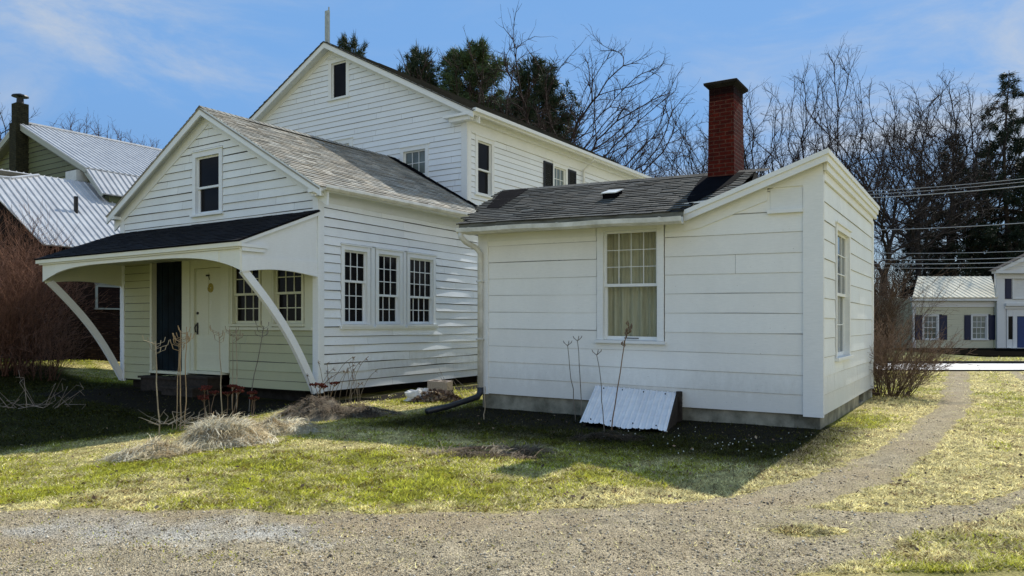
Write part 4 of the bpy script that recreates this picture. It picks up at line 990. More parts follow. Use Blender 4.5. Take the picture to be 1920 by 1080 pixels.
BARK = dict(grey=(.035, .030, .026), dark=(.022, .018, .016), red=(.05, .028, .022))
def tree_meshes(segs, col, twig, split=.05, seed=1):
    """trunk mesh (heavy limbs) and crown mesh (fine branches and twigs)"""
    rg = np.random.default_rng(seed); res = []
    for keep, nm in ((True, 'trunk'), (False, 'crown')):
        s = [x for x in segs if (x[2] >= split) == keep]
        if not s: s = segs[:1]
        t = np.array([min(1, x[4]/3) for x in s])[:, None]; c = np.array(col)*(1-t)+np.array(twig)*t
        c = c*rg.uniform(.75, 1.25, (len(s), 1)); res.append(seg_mesh(nm, s, c, M['bark']))
    return res
def plant_tree(name, meshes, loc, rz, sc_, label, cat='bare tree', group=None, parts=('trunk', 'crown')):
    e = empty(name, loc, rz, label, cat, group); e.scale = sc_ if isinstance(sc_, tuple) else (sc_,)*3
    for m_, nm in zip(meshes, parts): link(nm, m_, e)
    return e

def px2(px, y): return (px-960)/1440*y
def hz(x, y): return float(height(x, y))

# bare deciduous trees: a few grown forms, each tree its own object
def colony(seed, crown, n_att=1500, step=.42, kill=.75, fork=2.0, r_tip=.0145, expo=2.4, trop=.10, inertia=.75, twig=(.3, .85), ntw=2.3, lean=(0, 0)):
    """grow a tree into a crown volume: limbs compete for free space, then fine twigs on every thin shoot.
    crown(rn, n) -> points in the crown"""
    rn = np.random.default_rng(seed); A = crown(rn, n_att)
    N = [np.array([0, 0, -.3]), np.array([lean[0]*.5, lean[1]*.5, fork*.5]), np.array([lean[0], lean[1], fork])]; par = [-1, 0, 1]; kids_ = {}; D = [np.array([0, 0, 1.])]*3
    d2 = np.full(len(A), 1e9); near = np.zeros(len(A), int); fresh = [2]
    for it in range(260):
        for i in fresh:
            q = ((A-N[i])**2).sum(1); m_ = q < d2; d2[m_] = q[m_]; near[m_] = i
        alive = d2 > kill*kill; A, d2, near = A[alive], d2[alive], near[alive]
        if not len(A): break
        P = np.array(N); v = A-P[near]; v /= np.linalg.norm(v, axis=1, keepdims=True)
        act = np.unique(near); fresh = []
        for i in act:
            w = v[near == i].mean(0); g = w/(np.linalg.norm(w)+1e-6)+inertia*D[i]+np.array([0, 0, trop])+rn.normal(0, .20, 3); g /= np.linalg.norm(g)
            q = N[i]+g*step
            kids_[i] = kids_.get(i, 0)+1
            if kids_[i] > 3: d2[near == i] = 0; continue
            N.append(q); par.append(i); D.append(g); fresh.append(len(N)-1)
        if len(N) > 7000: break
    n = len(N); P = np.array(N); acc = np.zeros(n); pa = np.array(par)
    for _ in range(5):
        cs = np.zeros((n, 3)); cn = np.zeros(n); np.add.at(cs, pa[1:], P[1:]); np.add.at(cn, pa[1:], 1); k = cn > 0; k[0] = False; Q = P.copy(); Q[k] = .4*P[k]+.3*P[pa[k]]+.3*cs[k]/cn[k][:, None]; P = Q
    for i in range(n-1, 0, -1):
        if acc[i] == 0: acc[i] = r_tip**expo
        acc[par[i]] += acc[i]
    rad = acc**(1/expo); out = []
    for i in range(1, n):
        ra = min(rad[par[i]], rad[i]*1.5); out.append((tuple(P[par[i]]), tuple(P[i]), ra, rad[i], 1 if rad[i] > .05 else 2))
        if rad[i] < r_tip*3.2 and P[i][2] > fork:
            for _ in range(int(ntw)+(rn.random() < ntw % 1)):
                g = D[i]*.8+rn.normal(0, .48, 3)+np.array([0, 0, .25]); g /= np.linalg.norm(g); L = rn.uniform(*twig); p = P[i]; r0 = r_tip*.75
                for k in range(3):
                    g = g+rn.normal(0, .10, 3)+np.array([0, 0, .08]); g /= np.linalg.norm(g); q = p+g*L/3; out.append((tuple(p), tuple(q), r0*(1-.2*k), r0*(.8-.2*k), 3))
                    if rn.random() < .75:
                        h = g+rn.normal(0, .55, 3); h /= np.linalg.norm(h); out.append((tuple(q), tuple(q+h*L*.38), r0*.6, r0*.4, 3))
                    p = q
    return out
def ell(c, r, zmin=0, shell=.55):
    def f(rn, n):
        u = rn.normal(0, 1, (n, 3)); u /= np.linalg.norm(u, axis=1, keepdims=True); q = rn.uniform(shell**3, 1, (n, 1))**(1/3); p = np.array(c)+u*q*np.array(r)
        return p[p[:, 2] > zmin]
    return f
def fan(H, z0, ang, rmin=.32):
    """limbs radiate from the base like a fan and fork towards a ragged dome"""
    def f(rn, n):
        a = np.radians(ang)*np.sqrt(rn.random(n)); az = rn.uniform(0, 6.283, n); r = (H-z0)*rn.uniform(rmin, 1, n)**.8*(1-.16*(a/np.radians(ang))**2)*(.86+.14*np.sin(az*3+a*5))
        return np.stack([r*np.sin(a)*np.cos(az), r*np.sin(a)*np.sin(az), z0+r*np.cos(a)], 1)
    return f
def vase(H, R_, z0, pw=.8):
    def f(rn, n):
        z = z0+(H-z0)*rn.random(n)**.75; t = (z-z0)/(H-z0); rr = R_*(.12+.88*t**pw)*np.sqrt(np.clip(1-np.clip((t-.72)/.29, 0, 1)**2, 0, 1)); q = np.sqrt(rn.uniform(.05, 1, n)); a = rn.uniform(0, 6.283, n)
        return np.stack([rr*q*np.cos(a), rr*q*np.sin(a), z], 1)
    return f
# the wide maple behind the large house
mt = tree_meshes(colony(9, fan(18.6, 3.6, 50, .18), 3200, .45, .62, 4.4, .017, 2.35, .0, 1.25, (.4, .95), 1.7, (-.6, 0)), BARK['dark'], (.040, .026, .022), .05, 2)
TY = 42
plant_tree('bare_tree', mt, (px2(1002, TY), TY, 0), 0, (1.0, 1.0, .97), 'large spreading bare tree with long crooked limbs above the large house roof', group='bare trees beyond the buildings')
forms = [tree_meshes(colony(11, fan(15.5, .6, 38), 1750, .45, .62, .8, .015, 2.35, .0, 1.3), BARK['dark'], (.032, .023, .021), .05, 3),
         tree_meshes(colony(23, fan(16, 2.0, 30), 1400, .45, .60, 1.8, .015, 2.3, .02, 1.2), BARK['grey'], (.034, .024, .022), .05, 4),
         tree_meshes(colony(37, ell((0, 0, 10), (1.7, 1.7, 7.6), 1.5, .0), 900, .40, .52, 1.6, .0145, 2.4, .42, .5, (.4, 1.0), 1.8), BARK['dark'], (.038, .026, .022), .05, 5),
         tree_meshes(colony(44, fan(15.2, 2.0, 48, .28), 1600, .45, .66, 2.2, .015, 2.3, .0, 1.2, (.35, .85), 2.0, (.5, 0)), BARK['grey'], (.040, .03, .025), .05, 6)]
rows = [
 (1262, 56, 0, 1.10, .3, 'fan shaped bare tree left of the brick chimney'),
 (1350, 62, 1, 1.14, 1.2, 'bare tree directly behind the brick chimney'),
 (1440, 56, 0, 1.23, 2.1, 'bushy bare tree just right of the brick chimney'),
 (1514, 58, 2, 1.23, 4.0, 'slender upright bare tree above the shed roof peak, left of the tallest one'),
 (1572, 54, 2, 1.23, 5.1, 'tallest slender bare tree with straight trunk rising behind the shed peak'),
 (1650, 68, 3, 1.49, .9, 'bare tree with dark leaning limbs right of the shed corner'),
 (1722, 76, 1, 1.66, 3.3, 'wide bare tree behind the power cables'),
 (1778, 84, 0, 1.81, 3.9, 'pale twiggy bare tree between the two dark evergreens'),
 (1840, 89, 1, 1.85, 5.5, 'bare tree half hidden by the tallest evergreen'),
 (1190, 64, 3, .72, 2.7, 'low bare tree behind the end of the large house roof'),
 (118, 76, 0, 1.42, 1.0, 'reddish bare tree left above the galvanised gambrel roof'),
 (165, 74, 3, 1.46, 2.0, 'reddish bare tree in the middle above the gambrel roof'),
 (222, 76, 0, 1.38, 3.4, 'reddish bare tree right of centre above the gambrel roof'),
 (272, 78, 3, 1.36, 4.4, 'rightmost reddish bare tree over the gambrel roof'),
 (8, 66, 1, 1.32, 5.0, 'pale bare tree left of the tall olive chimney'),
]
red_forms = [tree_meshes(colony(51, fan(15, .8, 42), 1600, .45, .64, 1.0, .015, 2.35, .0, 1.2), BARK['red'], (.10, .05, .038), .05, 7), tree_meshes(colony(52, ell((0, 0, 9), (4.6, 4.2, 5.8), 2.6, .3), 1600, .40, .64, 2.2), BARK['red'], (.095, .048, .038), .05, 8)]
for px, y, f, s, rz, lab in rows:
    ms = red_forms[0 if f == 0 else 1] if 50 < px < 300 else forms[f]
    plant_tree('bare_tree', ms, (px2(px, y), y, 0), rz, s, lab, group='bare trees beyond the buildings')

# evergreens
def conifer(seed, H, Rm, kind='pine', dens=1.0, base=.08, col=(.034, .06, .024), col2=(.11, .16, .06), gap=0.0):
    rg = random.Random(seed); segs = []; tips = []
    n = 14
    for i in range(n): segs.append(((0.15*math.sin(i*.5), .1*math.cos(i*.7), H*i/n-.2), (.15*math.sin((i+1)*.5), .1*math.cos((i+1)*.7), H*(i+1)/n-.2), .26*(1-i/n)+.03, .26*(1-(i+1)/n)+.03, 0))
    z = H*base
    while z < H*.985:
        t = z/H
        prof = {'pine': (1-t)**.58*min(1, .35+2.2*t), 'spruce': (1-t)**.85}[kind]
        nb = 5 if kind == 'pine' else 6
        for k in range(nb):
            if rg.random() < gap: continue
            az = rg.uniform(0, 6.283); L = Rm*prof*rg.uniform(.4, 1.2)*(1+.25*math.sin(z*1.7+az*2+seed))+.15
            d = Vector((math.cos(az), math.sin(az), rg.uniform(.15, .55) if kind == 'pine' else rg.uniform(-.35, .05)))
            p = Vector((.15*math.sin(t*7), .1*math.cos(t*9.8), z)); m = max(3, int(L/.45)); r = .018+.012*L
            for j in range(m):
                d = (d+rvec(rg)*.12+Vector((0, 0, .06 if kind == 'pine' else (.10 if j > m*.4 else -.03)))).normalized(); q = p+d*(L/m)
                segs.append((p[:], q[:], r*(1-.8*j/m), r*(1-.8*(j+1)/m), 2)); p = q
                if j >= m*.25: tips.append((q.copy(), d.copy(), .42+.18*rg.random(), rg.random()))
                if j >= 1 and L > .9:
                    for _ in range(2):
                        sd = off_dir(d, R(rg.uniform(35, 70)), rg); sl = L*.25*rg.uniform(.5, 1.1)*(1-.4*j/m); q2 = q+sd*sl
                        segs.append((q[:], q2[:], .012, .006, 3)); tips.append((q2, sd, .4+.2*rg.random(), rg.random())); tips.append((q.lerp(q2, .5), sd, .38, rg.random()))
        z += H*(.016 if kind == 'pine' else .02)*rg.uniform(.7, 1.3)/dens
    rn = np.random.default_rng(seed); T = len(tips); K = 16
    P = np.array([t[0][:] for t in tips]); D = np.array([t[1][:] for t in tips]); L = np.array([t[2] for t in tips]); v = np.array([t[3] for t in tips])
    P = np.repeat(P, K, 0)+rn.normal(0, .09, (T*K, 3)); D = np.repeat(D, K, 0)+rn.normal(0, .55, (T*K, 3)); D /= np.linalg.norm(D, axis=1, keepdims=True)
    if kind == 'spruce': D[:, 2] -= .12
    L = np.repeat(L, K)*rn.uniform(.5, 1.0, T*K); W = rn.normal(0, 1, (T*K, 3)); W = np.cross(D, W); W /= np.linalg.norm(W, axis=1, keepdims=True)
    w = (.026 if kind == 'pine' else .030)*rn.uniform(.7, 1.3, T*K)
    V = np.stack([P-W*w[:, None], P+W*w[:, None], P+D*L[:, None]], 1).reshape(-1, 3); Fq = np.arange(T*K*3).reshape(-1, 3)
    vv = np.repeat(v, K); zz = P[:, 2]/H; mixv = np.clip(vv*.8+rn.normal(0, .15, T*K), 0, 1)[:, None]
    C = np.array(col)*(1-mixv)+np.array(col2)*mixv
    dead = (rn.random(T*K) < .025)[:, None]; C = np.where(dead, np.array([[.11, .075, .035]]), C)
    cr = make_mesh('crown', V, Fq, [M['needles']], None, np.repeat(C, 3, 0))
    tm = seg_mesh('trunk', segs, [np.array([.06, .048, .04])*random.uniform(.8, 1.2) for _ in segs], M['bark'])
    return [tm, cr]
pineA = conifer(3, 16, 5.2, 'pine', 1.6, .16); pineB = conifer(8, 16, 4.0, 'pine', 1.5, .14, (.024, .042, .022), (.05, .07, .03))
spr = conifer(12, 20, 4.4, 'spruce', .95, .10, (.016, .028, .016), (.035, .052, .026), .10); spr2 = conifer(17, 18, 4.0, 'spruce', .8, .12, (.018, .03, .018), (.04, .055, .028), .25)
for ms, px, y, s, rz, lab, nm in [
    (pineA, 882, 50, (1.15, 1.15, 1.22), .4, 'broad dense dark pine left of the spreading bare tree', 'pine_tree'),
    (pineB, 786, 50, (.80, .80, 1.22), 2.2, 'narrow bluish pine, second from the left above the large house roof', 'pine_tree'),
    (pineB, 1004, 48, (1.12, 1.12, 1.13), 4.1, 'dark pine standing in front of the spreading bare tree trunk', 'pine_tree'),
    (pineB, 1128, 44, (.62, .62, .70), 1.0, 'small low pine near the far end of the large house roof', 'pine_tree'),
    (pineB, 655, 60, (.85, .85, 1.50), 3.0, 'pine tip showing just behind the roof peak post', 'pine_tree'),
    (pineB, 742, 56, (.5, .5, 1.24), 5.0, 'thin sparse pine tip between the roof peak and the narrow pine', 'pine_tree'),
    (spr, 1888, 78, (1.35, 1.35, 1.38), 0, 'tallest dark evergreen with drooping branches at the right edge', 'evergreen_tree'),
    (spr2, 1785, 81, (1.35, 1.35, 1.24), 2.0, 'dark ragged evergreen left of the tallest evergreen behind the cables', 'evergreen_tree'),
    (spr2, 1735, 86, (1.08, 1.08, 1.08), 4.4, 'lower dark evergreen over the cream metal roof', 'evergreen_tree'),
    (spr, 1955, 81, (1.35, 1.35, 1.21), 1.3, 'dark evergreen cut off by the right edge beside the tallest one', 'evergreen_tree')]:
    plant_tree(nm, ms, (px2(px, y), y, 0), rz, s, lab, 'evergreen', 'evergreens beyond the buildings')

# twiggy shrubs
S_shrub = dict(levels=3, step=(.3, .28, .2, .15), kids=(1.3, 1.5, 1.3, 0), bare=(.15, .15, .1, 0), ang=(18, 48), len=(.35, .6), trop=(.03, .04, .04, .02), wig=.2)
def shrub(seed, n, H, rad, spread, r=.014, S=S_shrub, lean=0):
    rg = random.Random(seed); out = []
    for k in range(n):
        az = rg.uniform(0, 6.283); q = rad*math.sqrt(rg.random())
        p = Vector((q*math.cos(az), q*math.sin(az), -.05)); a = R(rg.uniform(2, spread)); az2 = az+rg.gauss(0, .6)
        d = Vector((math.sin(a)*math.cos(az2)+lean, math.sin(a)*math.sin(az2), math.cos(a))).normalized()
        branch(p, d, H*rg.uniform(.5, .85), r*rg.uniform(.7, 1.3), 1, out, rg, S, .0035)
    return out
def shrub_thing(name, segs, loc, col, twig, label, cat='shrub', group=None, rz=0, s=1):
    rg = np.random.default_rng(len(segs)); t = np.array([min(1, (x[4]-1)/2) for x in segs])[:, None]
    c = (np.array(col)*(1-t)+np.array(twig)*t)*rg.uniform(.6, 1.4, (len(segs), 1))
    o = link(name, seg_mesh(name, segs, c, M['bark'])); o.location = loc; o.rotation_euler = (0, 0, rz); o.scale = (s, s, s)
    return tag(o, label, cat, group)
sL = shrub(101, 95, 3.6, .85, 36, .018)
shrub_thing('shrub', sL, (-14.3, 21.2, hz(-14.3, 21.2)), (.11, .055, .036), (.22, .115, .075), 'big reddish brown leafless shrub at the left edge beside the brick wall')
shrub_thing('shrub', shrub(102, 36, 1.7, .4, 48, .012), (-12.9, 21.0, hz(-12.5, 21)), (.09, .05, .035), (.17, .10, .075), 'lower paler twiggy shrub leaning out from the big reddish shrub')
sR = shrub(103, 105, 1.5, .45, 62, .010)
shrub_thing('shrub', sR, (8.45, 17.2, 0), (.10, .07, .045), (.17, .115, .08), 'low spreading brown shrub at the right rear corner of the shed')
sT = shrub(104, 90, 3.2, 1.0, 26, .016)
shrub_thing('shrub', sT, (10.6, 24.0, 0), (.05, .034, .024), (.09, .06, .042), 'tall dark brown thicket behind the shed, nearest the shed wall', group='dark thickets behind the shed')
for x, y, s, rz, lab in ((14.0, 36.5, 1.1, 1.1, 'tall dark brown thicket across the road left of the cream house wing'), (22.6, 58, 1.5, 2.5, 'dark thicket behind the left end of the cream house')):
    o = link('shrub', bpy.data.meshes[bpy.data.objects['shrub.003'].data.name]); o.location = (x, y, 0); o.rotation_euler = (0, 0, rz); o.scale = (s, s, s); tag(o, lab, 'shrub', 'dark thickets behind the shed')
# dark undergrowth belt beyond the far house: one mass nobody could count
und = []
rg = random.Random(9)
for i in range(620):
    x = rg.uniform(17, 68); y = rg.uniform(72, 98)
    branch(Vector((x, y, -.1)), Vector((rg.gauss(0, .25), rg.gauss(0, .25), 1)).normalized(), rg.uniform(4.0, 9.0), .09, 2, und, rg, dict(S_shrub, step=(1.0, .9, .8, .7), levels=3), .018)
c = np.array([.012, .010, .008])*np.random.default_rng(1).uniform(.5, 1.5, (len(und), 1))
tag(link('undergrowth', seg_mesh('undergrowth', und, c, M['bark'])), kind='stuff')
# far wooded rise closing the horizon
xs = np.linspace(-420, 420, 160); V = []; Fq = []
for i, x in enumerate(xs):
    h = 5.5+4*math.sin(x*.011+1)+2.2*math.sin(x*.05)+1.0*math.sin(x*.31); V += [(x, 190, -1), (x, 200+6*math.sin(x*.04), h*.6), (x, 230, h)]
    if i: Fq += [(3*i-3, 3*i, 3*i+1, 3*i-2), (3*i-2, 3*i+1, 3*i+2, 3*i-1)]
tag(link('hills', make_mesh('hills', V, Fq, [mat_simple('distant leafless wood', (.022, .020, .018), (.010, .009, .008), .35, .95, .05, 0, detail=8)], smooth=True)), kind='structure')

# ------------------------------------------------------------------ dead garden stems
def seg_thing(name, segs, loc, col, label, cat, group=None, var=.2, seed=1):
    c = np.array(col)*np.random.default_rng(seed).uniform(1-var, 1+var, (len(segs), 1))
    o = link(name, seg_mesh(name, [(*s, 0) if len(s) == 4 else s for s in segs], c, M['bark'])); o.location = loc
    return tag(o, label, cat, group)
def stalk(seed, stems, head='candelabra'):
    """stems: (dx, dy, height, lean_x, radius)"""
    rg = random.Random(seed); out = []
    for dx, dy, Hs, lx, r in stems:
        p = Vector((dx, dy, -.05)); n = 7
        for i in range(n):
            q = Vector((dx+lx*((i+1)/n)**1.2+rg.gauss(0, .008), dy+rg.gauss(0, .008), Hs*(i+1)/n)); out.append((p[:], q[:], r*(1-.35*i/n), r*(1-.35*(i+1)/n))); p = q
        if head == 'candelabra':
            for k in range(9):
                az = rg.uniform(0, 6.28); z = p.z-rg.uniform(0, .22); b = Vector((p.x-(p.z-z)*lx/Hs, p.y, z)); L = rg.uniform(.08, .19)
                e1 = b+Vector((math.cos(az)*L, math.sin(az)*L, L*.35)); e2 = e1+Vector((math.cos(az)*.02, math.sin(az)*.02, .075))
                out.append((b[:], e1[:], .0045, .004)); out.append((e1[:], e2[:], .0055, .008))
        elif head == 'buds':
            for k in range(16):
                z = p.z-rg.uniform(0, .34); az = rg.uniform(0, 6.28); b = Vector((p.x-(p.z-z)*lx/Hs, p.y, z)); e = b+Vector((math.cos(az)*.055, math.sin(az)*.055, .04)); out.append((b[:], e[:], .004, .010)); out.append((e[:], (e+Vector((0, 0, .028)))[:], .012, .006))
        elif head == 'fork':
            for s in (-1, 1, .3):
                e = p+Vector((.06*s, .02*s, .05)); out.append((p[:], e[:], .007, .006)); out.append((e[:], (e+Vector((.015*s, 0, .035)))[:], .009, .004))
    return out
PALE = (.34, .29, .205); ORG = (.40, .29, .17); BRN = (.19, .13, .085); GRY = (.17, .155, .13)
for seed, (x, y), stems, head, col, lab in [
    (1, (-5.66, 12.32), [(0, 0, 1.52, -.06, .014)], 'candelabra', PALE, 'leftmost pale dead flower stalk in front of the porch'),
    (2, (-5.62, 13.0), [(0, 0, 1.62, .02, .013), (.06, .05, 1.66, .03, .012), (-.07, .03, 1.5, .04, .010)], 'candelabra', ORG, 'thick bundle of orange-tan dead stalks before the dark porch door'),
    (3, (-5.02, 13.3), [(0, 0, 1.58, -.06, .012)], 'candelabra', PALE, 'single dead stalk standing in front of the cream porch door'),
    (4, (-5.38, 15.0), [(0, 0, 1.54, .0, .012), (-.10, .05, 1.50, .02, .011)], 'candelabra', PALE, 'pair of dead stalks just right of the cream porch door'),
    (5, (-5.0, 14.6), [(0, 0, 1.62, .29, .011)], 'candelabra', GRY, 'dead stalk leaning right below the left porch window'),
    (6, (1.05, 12.7), [(0, 0, 1.26, -.13, .010), (.10, -.1, 1.34, -.08, .010)], 'fork', GRY, 'pair of thin dead stalks left of the white cellar hatch'),
    (7, (1.36, 11.3), [(0, 0, 1.16, -.10, .009)], 'fork', GRY, 'thin forked dead stalk in front of the left half of the cellar hatch'),
    (8, (1.44, 11.2), [(0, 0, 1.60, .26, .012)], 'buds', BRN, 'tall dark leaning stalk with buds in front of the cellar hatch'),
    (9, (-.47, 12.9), [(0, 0, .55, .02, .010)], 'none', PALE, 'short pale dead stick beside the drain hose'),
    ]:
    seg_thing('dried_stalk', stalk(seed, stems, head), (x, y, hz(x, y)), col, lab, 'dead stalk', 'dead flower stalks', seed=seed)
def sedum(seed, n, Hs, spread):
    rg = random.Random(seed); st, hd = [], MB()
    for k in range(n):
        az = rg.uniform(0, 6.28); b = Vector((rg.uniform(-.1, .1), rg.uniform(-.1, .1), -.03)); t = Vector((b.x+math.cos(az)*spread*rg.random(), b.y+math.sin(az)*spread*rg.random(), Hs*rg.uniform(.7, 1.05)))
        m_ = b.lerp(t, .5)+Vector((rg.gauss(0, .02), rg.gauss(0, .02), 0)); st += [(b[:], m_[:], .009, .008), (m_[:], t[:], .008, .006)]
        for j in range(26):
            a = rg.uniform(0, 6.28); q = rg.random()**.5*.095; c0 = t+Vector((math.cos(a)*q, math.sin(a)*q, .03-q*.16+rg.uniform(-.012, .012))); s = rg.uniform(.012, .022); v = rg.uniform(.6, 1.5)
            hd.tube([c0-Vector((0, 0, s)), c0, c0+Vector((0, 0, s))], [s*.5, s, s*.3], 5, 0, (.085*v, .022*v, .016*v)); 
            if j % 3 == 0: st.append(((t-Vector((0, 0, .05)))[:], c0[:], .004, .003))
    return st, hd
for seed, (x, y), n, Hs, lab in [(1, (-5.42, 13.6), 5, .60, 'left clump of rusty red dried flower heads below the porch step'), (2, (-5.05, 13.75), 4, .62, 'right clump of rusty red dried flower heads before the porch step'),
                                 (3, (-4.72, 13.9), 3, .42, 'low reddish dried flower head right of the porch stalks'), (4, (-3.58, 14.9), 4, .46, 'dark dried flower head by the cottage corner')]:
    st, hd = sedum(seed, n, Hs, .22); e = empty('dried_flower', (x, y, hz(x, y)), 0, lab, 'dried flower', 'dried flower clumps')
    link('stem', seg_mesh('stem', [(*s, 0) for s in st], [np.array(BRN)*random.uniform(.7, 1.3) for _ in st], M['bark']), e); hd.build('flower_head', M['leaf_litter'], e)
rg = random.Random(77); gold = []
for k in range(20):
    b = Vector((rg.uniform(-.5, .5), rg.uniform(-.2, .2), -.03)); lx = rg.uniform(-.15, .62); Hs = rg.uniform(.45, 1.15); p = b
    for i in range(8):
        t = (i+1)/8; q = Vector((b.x+lx*t**1.7, b.y+rg.gauss(0, .01), Hs*(t-.10*t**5))); gold.append((p[:], q[:], .0055, .005)); p = q
    for j in range(7): gold.append((p[:], (p+Vector((rg.uniform(0, .06), rg.gauss(0, .02), rg.uniform(-.05, .05))))[:], .006, .003))
seg_thing('dried_weed', gold, (-3.45, 15.15, 0), (.20, .165, .125), 'clump of thin grey dead weeds leaning right at the cottage corner', 'dead weeds', var=.4)
rg = random.Random(78); tw = []
for k in range(26):
    b = Vector((rg.uniform(-.4, .4), rg.uniform(-.3, .3), 0)); e = b+Vector((rg.uniform(-.35, .35), rg.uniform(-.2, .2), rg.uniform(.0, .22))); tw.append((b[:], e[:], .008, .004)); tw.append((e[:], (e+Vector((rg.gauss(0, .08), rg.gauss(0, .05), rg.gauss(.03, .05))))[:], .005, .003))
seg_thing('fallen_twigs', tw, (-5.35, 12.4, 0), (.26, .23, .18), 'small heap of pale fallen twigs at the foot of the leftmost stalk', 'twigs', var=.4)
rg = random.Random(79); tw = []
for k in range(24):
    b = Vector((rg.uniform(-.7, .7), rg.uniform(-.4, .4), 0)); a = rg.uniform(0, 3.14); L = rg.uniform(.3, .9); e = b+Vector((math.cos(a)*L*.8, 0, abs(math.sin(a))*L*.7)); tw.append((b[:], e[:], .009, .004)); tw.append((e[:], (e+rvec(rg)*.14)[:], .005, .003))
seg_thing('fallen_twigs', tw, (-9.3, 14.9, 0), (.24, .20, .16), 'tangle of brush in the shade left of the porch', 'twigs', var=.4)
rg = random.Random(80); tw = []
for k in range(12):
    b = Vector((rg.uniform(-.5, .5), rg.uniform(-.3, .3), 0)); a = rg.uniform(.6, 2.6); L = rg.uniform(.3, .75); e = b+Vector((math.cos(a)*L, rg.gauss(0, .1), math.sin(a)*L)); tw.append((b[:], e[:], .008, .003))
seg_thing('fallen_twigs', tw, (-1.0, 16.3, 0), (.26, .22, .17), 'few bare twigs sticking up behind the drain hose', 'twigs', var=.4)

# cinder block, plaster lump, leaf heap by the cottage wall
cb = MB()
cb.box(-.20, .20, -.10, -.065, 0, .2); cb.box(-.20, .20, .065, .10, 0, .2)
for x in (-.20, -.02, .165): cb.box(x, x+.035, -.0648, .0648, 0, .199)
o = cb.build('cinder_block', M['cinder']); o.location = (-1.62, 17.3, .13); o.rotation_euler = (R(3), R(2), R(-24)); o.scale = (1.25, 1.35, 1.0); tag(o, 'hollow concrete block lit by the sun under the cottage wall', 'concrete block')
pd = MB(); pd.box(-.25, .25, -.16, .16, 0, .13); o = pd.build('wood_crate', M['dark_wood']); o.location = (-1.62, 17.3, -.005); o.rotation_euler = (0, 0, R(-24)); tag(o, 'dark weathered wooden block under the hollow concrete block', 'wooden block')
V = []; Fq = []; n1, n2 = 18, 9
for j in range(n2+1):
    for i in range(n1):
        a = 2*math.pi*i/n1; t = j/n2; q = math.cos(t*math.pi/2); v = mnoise.noise(Vector((math.cos(a)*2+3, math.sin(a)*2, t*3)))*.4+1; V.append((.30*q*math.cos(a)*v, .17*q*math.sin(a)*v, .20*math.sin(t*math.pi/2)*v-.02))
for j in range(n2):
    for i in range(n1): Fq.append((j*n1+i, j*n1+(i+1) % n1, (j+1)*n1+(i+1) % n1, (j+1)*n1+i))
o = link('plaster_lump', make_mesh('plaster_lump', V, Fq, [M['rag']])); o.location = (-1.90, 16.0, .03); o.scale = (1.25, 1.2, 1.15); tag(o, 'rough white lump of plaster lying in front of the cottage base', 'rubble')
def litter(n, rx, ry, h, seed, cols, size=(.025, .06)):
    rn = np.random.default_rng(seed); a = rn.uniform(0, 6.283, n); q = np.sqrt(rn.random(n)); x = rx*q*np.cos(a); y = ry*q*np.sin(a); z = h*(1-q**2)*rn.uniform(.5, 1.05, n)+.01
    c = np.stack([x, y, z], 1); u = rn.normal(0, 1, (n, 3)); u[:, 2] *= .5; u /= np.linalg.norm(u, axis=1, keepdims=True); w = np.cross(u, rn.normal(0, 1, (n, 3))); w /= np.linalg.norm(w, axis=1, keepdims=True)
    s = rn.uniform(*size, n)[:, None]; V = np.stack([c-u*s, c-w*s*.55, c+u*s, c+w*s*.6], 1).reshape(-1, 3)
    C = np.array(cols)[rn.integers(0, len(cols), n)]*rn.uniform(.6, 1.35, (n, 1))
    return V, np.arange(n*4).reshape(-1, 4), np.repeat(C, 4, 0)
LC = [(.22, .15, .10), (.14, .09, .06), (.30, .23, .15), (.10, .07, .055)]
V, Fq, C = litter(900, .55, .32, .24, 5, LC); o = link('leaf_heap', make_mesh('leaf_heap', V, Fq, [M['leaf_litter']], None, C)); o.location = (-1.55, 15.85, 0); tag(o, 'heap of brown dry leaves between the plaster lump and the drain hose', 'leaf heap')

